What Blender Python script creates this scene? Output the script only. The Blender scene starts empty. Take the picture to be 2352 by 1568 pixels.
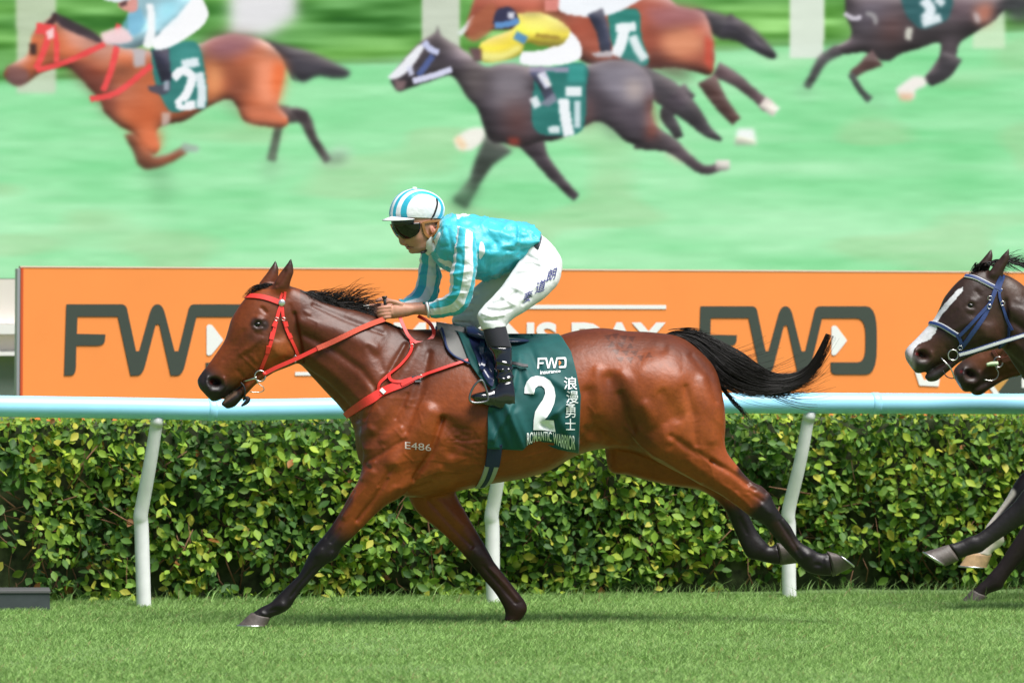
import bpy, bmesh, math, random
import numpy as np
from mathutils import Vector
from mathutils.bvhtree import BVHTree

# ---------------------------------------------------------------- camera, sky, sun, exposure
SC = bpy.context.scene
COL = SC.collection
CAM_D, CAM_H, FPX, HORIZON = 25.0, 1.52, 12500.0, 675.0     # metres, metres, focal length and eye level in units of a 2352-wide frame
cam = bpy.data.cameras.new('camera')
cam_o = bpy.data.objects.new('camera', cam)
COL.objects.link(cam_o)
cam_o.location = (0.0, -CAM_D, CAM_H)
cam_o.rotation_euler = (math.pi / 2, 0, 0)
cam.sensor_width = 36.0
cam.lens = 36.0 * FPX / 2352.0
cam.shift_y = -(784.0 - HORIZON) / 2352.0
cam.clip_start, cam.clip_end = 0.5, 3000.0
cam.dof.use_dof = True
cam.dof.focus_distance = CAM_D - 0.15
cam.dof.aperture_fstop = 4.0
SC.camera = cam_o

SUN_EL, SUN_AZ = math.radians(62), math.radians(127)        # high, from behind the camera and the right (azimuth clockwise from +Y)
world = bpy.data.worlds.new('World')
SC.world = world
world.use_nodes = True
wn = world.node_tree
sky = wn.nodes.new('ShaderNodeTexSky')
sky.sky_type = 'NISHITA'
sky.sun_disc = False
sky.sun_elevation = SUN_EL
sky.sun_rotation = SUN_AZ
sky.air_density, sky.dust_density, sky.ozone_density = 1.0, 1.2, 1.0
bg = wn.nodes['Background']
bg.inputs['Strength'].default_value = 0.058
wn.links.new(sky.outputs['Color'], bg.inputs['Color'])

sun = bpy.data.lights.new('sun', 'SUN')
sun.energy = 4.6
sun.angle = math.radians(36)
sun.color = (1.0, 0.975, 0.94)
sun_o = bpy.data.objects.new('sun', sun)
COL.objects.link(sun_o)
# direction towards the sun: (sin az, cos az) in plan
_sd = Vector((0.72 * math.cos(SUN_EL), -0.694 * math.cos(SUN_EL), math.sin(SUN_EL))).normalized()
sky.sun_rotation = math.atan2(_sd.x, _sd.y)
sun_o.rotation_euler = _sd.to_track_quat('Z', 'Y').to_euler()
sun_o.location = (4, -6, 9)

SC.view_settings.view_transform = 'Standard'
SC.view_settings.look = 'None'
SC.view_settings.exposure = 0.54
SC.view_settings.gamma = 1.0
SC.view_settings.use_curve_mapping = False
try:
    SC.cycles.use_denoising = True
    SC.cycles.denoiser = 'OPENIMAGEDENOISE'
    SC.cycles.max_bounces = 6
    SC.cycles.caustics_reflective = False
    SC.cycles.caustics_refractive = False
except Exception:
    pass

# ---------------------------------------------------------------- helpers
rng = np.random.default_rng(7)
U = 0.002                                   # metres per unit of the 2352-wide frame on the winning horse's plane


def srgb(r, g, b):
    f = lambda c: (c / 255 / 12.92) if c / 255 <= 0.04045 else ((c / 255 + 0.055) / 1.055) ** 2.4
    return (f(r), f(g), f(b))


class Frame:
    """A vertical plane through point o, turned by ang about Z: 'along' runs right and away, 'side' runs away from the viewer."""

    def __init__(self, x, y, deg):
        a = math.radians(deg)
        self.o = np.array([x, y, 0.0])
        self.es = np.array([math.cos(a), math.sin(a), 0.0])
        self.et = np.array([-math.sin(a), math.cos(a), 0.0])

    def P(self, px, py, t=0.0):
        """picture unit -> world point lying on this plane moved sideways by t units"""
        c = np.array([0.0, -CAM_D, CAM_H])
        d = np.array([(px - 1176.0) / FPX, 1.0, (HORIZON - py) / FPX])
        k = (t * U - (c - self.o) @ self.et) / (d @ self.et)
        return c + d * k


def to_px(V):
    V = np.asarray(V)
    d = V[:, 1] + CAM_D
    return np.stack([1176 + FPX * V[:, 0] / d, HORIZON + FPX * (CAM_H - V[:, 2]) / d], 1)


def mat(name, color=(0.5, 0.5, 0.5), rough=0.6, metal=0.0, spec=0.5, emit=None, emit_s=1.0, coat=0.0, sheen=0.0,
        noise=0.0, nscale=20.0, bump=0.0, bscale=60.0, attr=None, stretch=None, trans=0.0, subsurf=0.0):
    m = bpy.data.materials.new(name)
    m.use_nodes = True
    nt = m.node_tree
    b = nt.nodes['Principled BSDF']
    b.inputs['Base Color'].default_value = (*color, 1)
    b.inputs['Roughness'].default_value = rough
    b.inputs['Metallic'].default_value = metal
    b.inputs['Specular IOR Level'].default_value = spec
    if coat:
        b.inputs['Coat Weight'].default_value = coat
        b.inputs['Coat Roughness'].default_value = 0.15
    if sheen:
        b.inputs['Sheen Weight'].default_value = sheen
        b.inputs['Sheen Roughness'].default_value = 0.4
    if emit is not None:
        b.inputs['Emission Color'].default_value = (*emit, 1)
        b.inputs['Emission Strength'].default_value = emit_s
    if subsurf:
        b.inputs['Subsurface Weight'].default_value = subsurf
        b.inputs['Subsurface Radius'].default_value = (0.01, 0.004, 0.002)
    src = None
    if attr:
        a = nt.nodes.new('ShaderNodeAttribute')
        a.attribute_name = attr
        src = a.outputs['Color']
        nt.links.new(src, b.inputs['Base Color'])
    tc = None
    if noise or bump:
        tc = nt.nodes.new('ShaderNodeTexCoord')
        co = tc.outputs['Object']
        if stretch:
            mp = nt.nodes.new('ShaderNodeMapping')
            mp.inputs['Scale'].default_value = stretch
            nt.links.new(co, mp.inputs['Vector'])
            co = mp.outputs['Vector']
    if noise:
        n = nt.nodes.new('ShaderNodeTexNoise')
        n.inputs['Scale'].default_value = nscale
        n.inputs['Detail'].default_value = 4
        nt.links.new(co, n.inputs['Vector'])
        mr = nt.nodes.new('ShaderNodeMapRange')
        mr.inputs['From Min'].default_value = 0.25
        mr.inputs['From Max'].default_value = 0.75
        mr.inputs['To Min'].default_value = 1 - noise
        mr.inputs['To Max'].default_value = 1 + noise
        nt.links.new(n.outputs['Fac'], mr.inputs['Value'])
        mx = nt.nodes.new('ShaderNodeVectorMath')
        mx.operation = 'SCALE'
        if src is not None:
            nt.links.new(src, mx.inputs[0])
        else:
            mx.inputs[0].default_value = color
        nt.links.new(mr.outputs['Result'], mx.inputs['Scale'])
        nt.links.new(mx.outputs['Vector'], b.inputs['Base Color'])
    if bump:
        n = nt.nodes.new('ShaderNodeTexNoise')
        n.inputs['Scale'].default_value = bscale
        n.inputs['Detail'].default_value = 3
        nt.links.new(co, n.inputs['Vector'])
        bp = nt.nodes.new('ShaderNodeBump')
        bp.inputs['Strength'].default_value = bump
        bp.inputs['Distance'].default_value = 0.01
        nt.links.new(n.outputs['Fac'], bp.inputs['Height'])
        nt.links.new(bp.outputs['Normal'], b.inputs['Normal'])
    if trans:
        out = nt.nodes['Material Output']
        tr = nt.nodes.new('ShaderNodeBsdfTranslucent')
        ms = nt.nodes.new('ShaderNodeMixShader')
        ms.inputs[0].default_value = trans
        s = b.inputs['Base Color']
        if s.is_linked:
            nt.links.new(s.links[0].from_socket, tr.inputs['Color'])
        else:
            tr.inputs['Color'].default_value = (*color, 1)
        nt.links.new(b.outputs[0], ms.inputs[1])
        nt.links.new(tr.outputs[0], ms.inputs[2])
        nt.links.new(ms.outputs[0], out.inputs['Surface'])
    return m


def new_mesh(name, V, F, smooth=True):
    """V (n,3); F either an (m,k) int array or a list of tuples"""
    me = bpy.data.meshes.new(name)
    V = np.ascontiguousarray(V, dtype=np.float32)
    if isinstance(F, np.ndarray) and F.ndim == 2:
        m, k = F.shape
        me.vertices.add(len(V))
        me.vertices.foreach_set('co', V.ravel())
        me.loops.add(m * k)
        me.polygons.add(m)
        me.loops.foreach_set('vertex_index', np.ascontiguousarray(F, dtype=np.int32).ravel())
        me.polygons.foreach_set('loop_start', np.arange(0, m * k, k, dtype=np.int32))
        me.update(calc_edges=True)
    else:
        me.from_pydata([tuple(map(float, v)) for v in V], [], [tuple(map(int, f)) for f in F])
    if smooth and len(me.polygons):
        me.polygons.foreach_set('use_smooth', np.ones(len(me.polygons), dtype=bool))
    me.update()
    return me


def put(name, V, F, m=None, parent=None, smooth=True, color=None, fac=None):
    """link one mesh object; V in world coordinates; kept relative to its parent's location"""
    V = np.asarray(V, dtype=float)
    if parent is not None:
        base = np.array(ROOTLOC.get(parent.name, (0, 0, 0)))
    else:
        base = V.mean(0) * 0
    me = new_mesh(name, V - base, F, smooth)
    if color is not None:
        set_color(me, 'Col', color)
    if fac is not None:
        for k, a in fac.items():
            at = me.attributes.new(k, 'FLOAT', 'POINT')
            at.data.foreach_set('value', np.ascontiguousarray(a, dtype=np.float32))
    o = bpy.data.objects.new(name, me)
    if m is not None:
        me.materials.append(m)
    COL.objects.link(o)
    if parent is not None:
        o.parent = parent
        ROOTLOC[o.name] = tuple(base)
    else:
        ROOTLOC[o.name] = (0, 0, 0)
    return o


ROOTLOC = {}


def set_color(me, name, C):
    at = me.color_attributes.new(name, 'FLOAT_COLOR', 'POINT')
    A = np.ones((len(me.vertices), 4), dtype=np.float32)
    A[:, :3] = C
    at.data.foreach_set('color', A.ravel())


def tag(o, label, cat, group=None, kind=None):
    o['label'] = label
    o['category'] = cat
    if group:
        o['group'] = group
    if kind:
        o['kind'] = kind
    return o


def root(name, loc, label, cat, group=None):
    o = bpy.data.objects.new(name, None)
    o.location = loc
    o.empty_display_size = 0.1
    COL.objects.link(o)
    ROOTLOC[o.name] = tuple(map(float, loc))
    return tag(o, label, cat, group)


def box(lo, hi):
    (a, b, c), (d, e, f) = lo, hi
    V = np.array([(a, b, c), (d, b, c), (d, e, c), (a, e, c), (a, b, f), (d, b, f), (d, e, f), (a, e, f)], float)
    F = [(0, 3, 2, 1), (4, 5, 6, 7), (0, 1, 5, 4), (1, 2, 6, 5), (2, 3, 7, 6), (3, 0, 4, 7)]
    return V, F


def join(parts):
    VV, FF, n = [], [], 0
    for V, F in parts:
        VV.append(np.asarray(V, float))
        FF += [tuple(int(i) + n for i in f) for f in F]
        n += len(V)
    return np.concatenate(VV), FF


def catmull(K, sub):
    """resample rows of K through Catmull-Rom, sub steps per span"""
    K = np.asarray(K, float)
    if sub <= 1 or len(K) < 3:
        return K
    E = np.concatenate([[2 * K[0] - K[1]], K, [2 * K[-1] - K[-2]]])
    out = []
    for i in range(1, len(E) - 2):
        p0, p1, p2, p3 = E[i - 1], E[i], E[i + 1], E[i + 2]
        for j in range(sub):
            u = j / sub
            out.append(0.5 * (2 * p1 + (p2 - p0) * u + (2 * p0 - 5 * p1 + 4 * p2 - p3) * u * u + (3 * p1 - p0 - 3 * p2 + p3) * u ** 3))
    out.append(K[-1])
    return np.array(out)


def skin_rings(R, cap=True):
    """R (n, seg, 3) rings -> closed tube"""
    n, s, _ = R.shape
    V = R.reshape(-1, 3)
    F = []
    for i in range(n - 1):
        for j in range(s):
            k = (j + 1) % s
            F.append((i * s + j, i * s + k, (i + 1) * s + k, (i + 1) * s + j))
    if cap:
        V = np.concatenate([V, R[0].mean(0)[None], R[-1].mean(0)[None]])
        a, b = n * s, n * s + 1
        for j in range(s):
            k = (j + 1) % s
            F.append((a, k, j))
            F.append((b, (n - 1) * s + j, (n - 1) * s + k))
    return V, F


def loft(fr, st, seg=28, sub=4, cap=True):
    """stations (Ax, Ay, Bx, By, t, w[, egg[, flat]]) on frame fr: A-B is the outline pair seen from the side, t the sideways offset and w the
    sideways half width, all in picture units; egg > 0 narrows the A side"""
    K = []
    for s in st:
        s = list(s) + [0.0, 1.0][len(s) - 6:] if len(s) < 8 else list(s)
        A = fr.P(s[0], s[1], s[4])
        B = fr.P(s[2], s[3], s[4])
        K.append([*A, *B, s[5] * U, s[6], s[7]])
    K = catmull(K, sub)
    ph = np.linspace(0, 2 * math.pi, seg, endpoint=False)
    sn, cs = np.sin(ph), np.cos(ph)
    R = []
    for k in K:
        A, B, w, egg, ex = k[:3], k[3:6], k[6], k[7], k[8]
        c, h = (A + B) / 2, (A - B) / 2
        lat = np.sign(cs) * np.abs(cs) ** ex * w * (1 - egg * sn)
        ver = np.sign(sn) * np.abs(sn) ** ex
        R.append(c + ver[:, None] * h + lat[:, None] * fr.et)
    return skin_rings(np.array(R), cap)


def tube(P3, rad, seg=10, sub=1, cap=True, flat=None):
    """round tube through 3-D points with radius per point"""
    P3 = np.asarray(P3, float)
    rad = np.broadcast_to(np.asarray(rad, float), (len(P3),))
    K = catmull(np.concatenate([P3, rad[:, None]], 1), sub)
    P3, rad = K[:, :3], K[:, 3]
    T = np.gradient(P3, axis=0)
    T /= np.linalg.norm(T, axis=1)[:, None] + 1e-12
    ref = np.array([0.0, 0, 1]) if abs(T[:, 2]).mean() < 0.9 else np.array([0.0, 1, 0])
    R = []
    for p, t, r in zip(P3, T, rad):
        n = ref - t * (ref @ t)
        n /= np.linalg.norm(n) + 1e-12
        b = np.cross(t, n)
        ref = n
        a = np.linspace(0, 2 * math.pi, seg, endpoint=False)
        R.append(p + r * (np.cos(a)[:, None] * n + np.sin(a)[:, None] * b))
    return skin_rings(np.array(R), cap)


def ribbon(P3, N3, width, thick, sub=1):
    """flat strap through points, N3 the outward normals"""
    P3, N3 = np.asarray(P3, float), np.asarray(N3, float)
    wd = np.broadcast_to(np.asarray(width, float), (len(P3),))
    K = catmull(np.concatenate([P3, N3, wd[:, None]], 1), sub)
    P3, N3, wd = K[:, :3], K[:, 3:6], K[:, 6]
    T = np.gradient(P3, axis=0)
    T /= np.linalg.norm(T, axis=1)[:, None] + 1e-12
    R = []
    for p, n, t, w in zip(P3, N3, T, wd):
        n = n - t * (n @ t)
        n /= np.linalg.norm(n) + 1e-12
        b = np.cross(t, n) * w / 2
        h = n * thick
        R.append([p - b, p - b * 0.93 + h, p + b * 0.93 + h, p + b, p + b * 0.9 - h * 0.3, p - b * 0.9 - h * 0.3])
    R = np.array(R)
    n = len(R)
    V, F = [], []
    for j in range(6):                      # separate strips keep the long edges crisp
        a, c = R[:, j], R[:, (j + 1) % 6]
        k = sum(len(v) for v in V)
        V.append(np.stack([a, c], 1).reshape(-1, 3))
        F += [(k + 2 * i, k + 2 * i + 1, k + 2 * i + 3, k + 2 * i + 2) for i in range(n - 1)]
    k = sum(len(v) for v in V)
    V += [R[0], R[-1]]
    F += [tuple(k + i for i in range(5, -1, -1)), tuple(k + 6 + i for i in range(6))]
    return np.concatenate(V), F


def ellipsoid(c, ax, n=16, m=12):
    """ax three axis vectors"""
    th = np.linspace(0, 2 * math.pi, n, endpoint=False)
    R = []
    for i in range(1, m):
        p = math.pi * i / m
        R.append([np.asarray(c) + math.cos(p) * np.asarray(ax[2]) + math.sin(p) * (math.cos(a) * np.asarray(ax[0]) + math.sin(a) * np.asarray(ax[1])) for a in th])
    return skin_rings(np.array(R))


def fuse(parts, voxel):
    """union of closed shells -> one continuous quad surface (V, F)"""
    V, F = join(parts)
    me = new_mesh('fuse', V, F)
    o = bpy.data.objects.new('fuse', me)
    COL.objects.link(o)
    md = o.modifiers.new('r', 'REMESH')
    md.mode = 'VOXEL'
    md.voxel_size = voxel
    dg = bpy.context.evaluated_depsgraph_get()
    ev = o.evaluated_get(dg)
    m2 = ev.to_mesh()
    n = len(m2.vertices)
    VV = np.empty(n * 3, dtype=np.float32)
    m2.vertices.foreach_get('co', VV)
    k = len(m2.polygons)
    LT = np.empty(k, dtype=np.int32)
    m2.polygons.foreach_get('loop_total', LT)
    LI = np.empty(len(m2.loops), dtype=np.int32)
    m2.loops.foreach_get('vertex_index', LI)
    ev.to_mesh_clear()
    bpy.data.objects.remove(o)
    bpy.data.meshes.remove(me)
    VV = VV.reshape(-1, 3).astype(float)
    if (LT == 4).all():
        FF = LI.reshape(-1, 4)
    else:
        FF, i = [], 0
        for c in LT:
            FF.append(tuple(LI[i:i + c]))
            i += c
    return VV, FF


def edges_of(F):
    if isinstance(F, np.ndarray):
        k = F.shape[1]
        E = np.concatenate([np.stack([F[:, i], F[:, (i + 1) % k]], 1) for i in range(k)])
    else:
        E = np.array([(f[i], f[(i + 1) % len(f)]) for f in F for i in range(len(f))])
    E.sort(axis=1)
    return np.unique(E, axis=0)


def relax(V, E, w, it):
    """Laplacian smoothing, w weight per vertex"""
    n = len(V)
    deg = np.bincount(E.ravel(), minlength=n).astype(float)
    w = np.broadcast_to(np.asarray(w, float), (n,))[:, None]
    for _ in range(it):
        S = np.stack([np.bincount(E[:, 0], V[E[:, 1], d], n) + np.bincount(E[:, 1], V[E[:, 0], d], n) for d in range(3)], 1)
        V = V + w * 0.6 * (S / deg[:, None] - V)
    return V


def vnormals(V, F):
    F = F if isinstance(F, np.ndarray) else np.array([f[:3] for f in F])
    k = F.shape[1]
    if k == 4:
        N = np.cross(V[F[:, 2]] - V[F[:, 0]], V[F[:, 3]] - V[F[:, 1]])
    else:
        N = np.cross(V[F[:, 1]] - V[F[:, 0]], V[F[:, 2]] - V[F[:, 0]])
    out = np.zeros_like(V)
    for d in range(3):
        out[:, d] = sum(np.bincount(F[:, i], N[:, d], len(V)) for i in range(k))
    return out / (np.linalg.norm(out, axis=1)[:, None] + 1e-12)


def seg_dist(Q, pts):
    """distance of 2-D points Q to a polyline"""
    pts = np.asarray(pts, float)
    best = np.full(len(Q), 1e9)
    if len(pts) == 1:
        return np.hypot(*(Q - pts[0]).T)
    for a, b in zip(pts[:-1], pts[1:]):
        ab = b - a
        t = np.clip(((Q - a) @ ab) / (ab @ ab + 1e-9), 0, 1)
        best = np.minimum(best, np.hypot(*(Q - a - t[:, None] * ab).T))
    return best


def sstep(a, b, x):
    t = np.clip((x - a) / (b - a), 0, 1)
    return t * t * (3 - 2 * t)


_NG = rng.random((64, 64, 64)).astype(np.float32)


def vnoise(X, scale):
    """value noise in 0..1 at points X (n,3)"""
    q = np.asarray(X) * scale
    i = np.floor(q).astype(int)
    f = q - i
    f = f * f * (3 - 2 * f)
    r = np.zeros(len(q))
    for a in (0, 1):
        for b in (0, 1):
            for c in (0, 1):
                w = (f[:, 0] if a else 1 - f[:, 0]) * (f[:, 1] if b else 1 - f[:, 1]) * (f[:, 2] if c else 1 - f[:, 2])
                r += w * _NG[(i[:, 0] + a) % 64, (i[:, 1] + b) % 64, (i[:, 2] + c) % 64]
    return r


def text_mesh(s, size=1.0, bold=0.0, space=1.0):
    """flat text outline as (V2, F): x right, y up, starting at 0"""
    cu = bpy.data.curves.new('t', 'FONT')
    cu.body = s
    cu.size = size
    cu.offset = bold
    cu.space_character = space
    cu.resolution_u = 4
    o = bpy.data.objects.new('t', cu)
    COL.objects.link(o)
    dg = bpy.context.evaluated_depsgraph_get()
    me = o.evaluated_get(dg).to_mesh()
    V = np.array([v.co[:] for v in me.vertices]) if len(me.vertices) else np.zeros((1, 3))
    F = [tuple(p.vertices) for p in me.polygons]
    o.evaluated_get(dg).to_mesh_clear()
    bpy.data.objects.remove(o)
    bpy.data.curves.remove(cu)
    V = V[:, :2]
    lo, hi = V.min(0), V.max(0)
    return (V - lo), F, (hi - lo)


def refine(V, F, maxlen):
    """triangulate and split long edges of a flat mesh (2-D or 3-D V)"""
    bm = bmesh.new()
    vs = [bm.verts.new((v[0], v[1], v[2] if len(v) > 2 else 0)) for v in V]
    for f in F:
        try:
            bm.faces.new([vs[i] for i in f])
        except ValueError:
            pass
    bm.normal_update()
    bmesh.ops.triangulate(bm, faces=bm.faces[:])
    for _ in range(7):
        es = [e for e in bm.edges if e.calc_length() > maxlen]
        if not es:
            break
        bmesh.ops.subdivide_edges(bm, edges=es, cuts=1)
        bmesh.ops.triangulate(bm, faces=bm.faces[:])
    bm.verts.index_update()
    VV = np.array([v.co[:] for v in bm.verts])
    FF = [tuple(v.index for v in f.verts) for f in bm.faces]
    bm.free()
    return VV, FF


def bvh_of(V, F):
    return BVHTree.FromPolygons([tuple(v) for v in V], [tuple(int(i) for i in f) for f in F])


def poly_prism(pts3, normal, depth):
    """extrude a planar polygon (outline order) backwards along -normal"""
    P = np.asarray(pts3, float)
    n = len(P)
    V = np.concatenate([P, P - np.asarray(normal) * depth])
    F = [tuple(range(n)), tuple(range(2 * n - 1, n - 1, -1))]
    F += [(i, n + i, n + (i + 1) % n, (i + 1) % n) for i in range(n)]
    return V, F
# ---------------------------------------------------------------- turf
turf_mat = mat('turf soil', (.14, .235, .07), .95, noise=.35, nscale=9, bump=.4, bscale=30)
g = 600.0
gx = np.concatenate([np.linspace(-g, -8, 12), np.linspace(-7, 7, 57), np.linspace(8, g, 12)])
gy = np.concatenate([np.linspace(-60, -9, 12), np.linspace(-8, 6, 57), np.linspace(7, g, 14)])
GX, GY = np.meshgrid(gx, gy)
GV = np.stack([GX.ravel(), GY.ravel(), np.zeros(GX.size)], 1)
inn = (np.abs(GV[:, 0]) < 7.5) & (GV[:, 1] > -8) & (GV[:, 1] < 5)
GV[:, 2] = np.where(inn, (vnoise(GV, 1.7) - .5) * .016, -.004)
n0, n1 = len(gx), len(gy)
GI = np.arange(n0 * n1).reshape(n1, n0)
GF = np.stack([GI[:-1, :-1], GI[:-1, 1:], GI[1:, 1:], GI[1:, :-1]], -1).reshape(-1, 4)
ground = put('ground', GV, GF, turf_mat)
ground['kind'] = 'structure'


def grass(n, x0, x1, y0, y1, h0, h1, name, label):
    X = rng.uniform(x0, x1, n)
    Y = rng.uniform(y0, y1, n)
    B = np.stack([X, Y, np.zeros(n)], 1)
    patch = vnoise(B + 5, 1.1) * .35 + vnoise(B + 9, 4.5) * .35 + vnoise(B * np.array([1, .5, 1]) + 2, 13) * .45 - .08
    B[:, 2] = -.004
    H = rng.uniform(h0, h1, n) * (.7 + .6 * patch)
    az = rng.uniform(0, 2 * math.pi, n)
    lean = rng.uniform(.2, 1.5, n)
    wd = rng.uniform(.0012, .0028, n)
    D = np.stack([np.cos(az), np.sin(az), np.zeros(n)], 1)
    S = np.stack([-np.sin(az + 1.0), np.cos(az + 1.0), np.zeros(n)], 1) * wd[:, None]
    Mid = B + D * (H * lean * .35)[:, None] + np.array([0, 0, 1.0]) * (H * .6)[:, None]
    Tip = B + D * (H * lean)[:, None] + np.array([0, 0, 1.0]) * H[:, None]
    V = np.stack([B - S, B + S, Mid + S * .8, Mid - S * .8, Tip], 1).reshape(-1, 3)
    i = np.arange(n)[:, None] * 5
    F = np.concatenate([i + np.array([[0, 1, 2]]), i + np.array([[0, 2, 3]]), i + np.array([[3, 2, 4]])])
    p = patch[:, None]
    r = rng.random((n, 1))
    c = np.array([.205, .355, .090]) * (1 - p) + np.array([.335, .51, .165]) * p
    c = c * (.62 + .75 * rng.random((n, 1)))
    dry = r > .965
    c = np.where(dry, np.array([.36, .31, .14]) * (.7 + .5 * rng.random((n, 1))), c)
    C = np.repeat(c, 5, axis=0)
    o = put(name, V, F, grass_mat, smooth=False, color=C)
    tag(o, label, 'grass', kind='stuff')
    return o


grass_mat = mat('grass blade', rough=.55, spec=.25, attr='Col', trans=.35)
grass(330000, -3.0, 3.0, -4.7, 2.5, .012, .030, 'turf_grass', 'short mown green turf of the race track under the horses')
grass(2600, -3.1, 3.6, 1.55, 3.0, .03, .09, 'verge_grass', 'longer grass tufts along the foot of the clipped hedge')

# ---------------------------------------------------------------- running rail
RF = Frame(-1.785, 1.40, 15.0)
rail_base = RF.P(1132, 1380)
rail_base[2] = 0
rail = root('running_rail', rail_base, 'pale blue plastic running rail on white cranked posts behind the bay horse', 'rail')
blue_mat = mat('rail blue plastic', (.36, .76, 1.0), .34, spec=.4, noise=.05, nscale=6)
white_mat = mat('post white plastic', (.80, .80, .80), .4, spec=.35, noise=.08, nscale=14)
rt = -.16 / U
RC = [(-700, 922), (-200, 928), (0, 932.5), (300, 937), (486, 940.5), (620, 940), (1000, 934), (1400, 928), (1700, 925.5), (2100, 926.5), (2352, 927.5), (2800, 929), (3400, 931)]
V, F = tube([RF.P(x, y, rt) for x, y in RC], 0.0515, 28, 6)
put('rail_tube', V, F, blue_mat, rail)
for x, y in ((486, 940.5), (2010, 926.2)):
    a, b = RF.P(x - 9, y, rt), RF.P(x + 9, y + .2, rt)
    V, F = tube([a, a * .9 + b * .1, a * .1 + b * .9, b], [.052, .0545, .0545, .052], 28)
    put('joint_sleeve', V, F, blue_mat, rail)
RB = np.array(RF.P(1132, 1380))
for bx, by, kx, tx in ((331, 1402, 325, 362), (1134, 1392, 1131, 1166), (1814, 1386, 1812, 1860), (-560, 1420, -566, -525), (2560, 1372, 2558, 2606)):
    ty = np.interp(tx, [c[0] for c in RC], [c[1] for c in RC]) + 18
    pts = [RF.P(bx, by, 0), RF.P(bx - 2, by - 60, 0), RF.P(kx, 1215, 0), RF.P(kx - 2, 1185, -6), RF.P(kx + 4, 1150, -16), RF.P((kx + tx) / 2 + 2, 1060, rt * .62), RF.P(tx, ty, rt)]
    rad = [.0355, .0355, .0355, .0352, .034, .032, .030]
    V, F = tube(pts, rad, 20, 5)
    post = put('post', V, F, white_mat, rail)
    a, b = RF.P(tx - 3, ty + 22, rt * .98), RF.P(tx, ty + 2, rt)
    V, F = tube([a, b], [.0312, .0318], 20)
    put('collar', V, F, white_mat, post)

# ---------------------------------------------------------------- clipped hedge
HX = 0.50                                            # metres from the posts to the hedge face
hedge_o = RF.P(1176, 1370, HX / U)
hedge_o[2] = 0
hedge = root('clipped_hedge', hedge_o, 'clipped green hedge with yellow green leaves running behind the rail', 'hedge')
core_mat = mat('hedge interior shade', (.040, .055, .018), .95, noise=.7, nscale=24)
twig_mat = mat('hedge twig', (.20, .10, .05), .8, noise=.3, nscale=30)
L0, L1 = -1.9, 6.4                                   # along the hedge
o0 = RF.o + RF.et * HX
nx, nz = 90, 16
core = []
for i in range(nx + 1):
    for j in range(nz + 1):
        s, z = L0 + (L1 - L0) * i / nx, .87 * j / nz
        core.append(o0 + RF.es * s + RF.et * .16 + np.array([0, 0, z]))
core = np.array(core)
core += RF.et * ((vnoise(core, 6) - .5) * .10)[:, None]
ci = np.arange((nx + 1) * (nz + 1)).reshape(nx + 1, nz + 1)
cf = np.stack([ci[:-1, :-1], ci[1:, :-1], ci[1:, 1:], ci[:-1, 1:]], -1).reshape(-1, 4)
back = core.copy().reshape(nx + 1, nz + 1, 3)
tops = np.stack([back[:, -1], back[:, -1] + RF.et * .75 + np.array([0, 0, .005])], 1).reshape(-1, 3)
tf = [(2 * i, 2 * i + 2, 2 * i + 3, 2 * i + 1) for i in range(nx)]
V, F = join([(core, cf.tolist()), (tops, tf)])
put('shade_backing', V, F, core_mat, hedge)  # dark backing sheet whose colour stands in for shade deep inside the hedge
tw = []
for _ in range(620):
    s, z = rng.uniform(L0 + .2, L1), rng.uniform(.0, .7) ** 1.25
    p = o0 + RF.es * s + RF.et * rng.uniform(.03, .16) + np.array([0, 0, z])
    a = rng.uniform(-.9, .9) if z < .25 else rng.uniform(-1.5, 1.5)
    l = rng.uniform(.08, .26)
    d = RF.es * math.sin(a) + np.array([0, 0, math.cos(a)]) + RF.et * rng.uniform(-.3, .1)
    m = p + d * l * .5 + RF.es * rng.uniform(-.02, .02)
    r = rng.uniform(.0018, .0055)
    tw.append(tube([p, m, p + d * l], [r, r * .9, r * .5], 5))
V, F = join(tw)
o = put('twig_mass', V, F, twig_mat, hedge)
o['kind'] = 'stuff'
LP = np.array([(0, 0, 0), (.25, .30, .05), (.29, .56, .06), (.13, .85, .03), (0, 1.0, -.02), (-.13, .85, .03), (-.29, .56, .06), (-.25, .30, .05), (0, .34, -.03), (0, .62, -.03)])
LPF = [(0, 1, 8), (1, 2, 9, 8), (2, 3, 9), (3, 4, 9), (4, 5, 9), (5, 6, 9), (6, 7, 8, 9), (7, 0, 8)]
NL = 24000
S = rng.uniform(L0, L1, NL)
Z = rng.uniform(.02, .93, NL)
top_n = NL // 6
Z[:top_n] = .895 + rng.uniform(-.03, .06, top_n)
DP = rng.beta(1.3, 2.4, NL) * .20 - .02
DP[:top_n] = rng.uniform(-.03, .5, top_n)
pos = o0 + RF.es * S[:, None] + RF.et * DP[:, None] + np.array([0, 0, 1.0]) * Z[:, None]
pos += RF.et * ((vnoise(pos, 2.3) - .5) * .14 + (vnoise(pos + 4, 7.0) - .5) * .13)[:, None]
clump = vnoise(pos, 5.0)
keep = (clump > .09 + .26 * (Z < .2) + .08 * (Z < .4) + .05 * rng.normal(size=NL)) | (np.arange(NL) < top_n)
size = rng.uniform(.030, .074, NL) * np.where(Z > .85, .72, 1)
yaw = rng.normal(0, .75, NL)
pit = rng.normal(.35, .5, NL)
rol = rng.uniform(-1.6, 1.6, NL)
palette = np.array([(.055, .130, .030), (.100, .210, .038), (.172, .315, .046), (.26, .41, .05), (.38, .49, .055), (.50, .48, .07), (.34, .15, .045)])
wts = np.array([.14, .24, .27, .20, .105, .035, .01])
pick = rng.choice(len(palette), NL, p=wts)
clump2 = vnoise(pos + 17, 3.4)
shift = (clump + .6 * clump2 > .93) & (rng.random(NL) < .7)
pick = np.where(shift, np.minimum(pick + 1, 5), pick)
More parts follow.
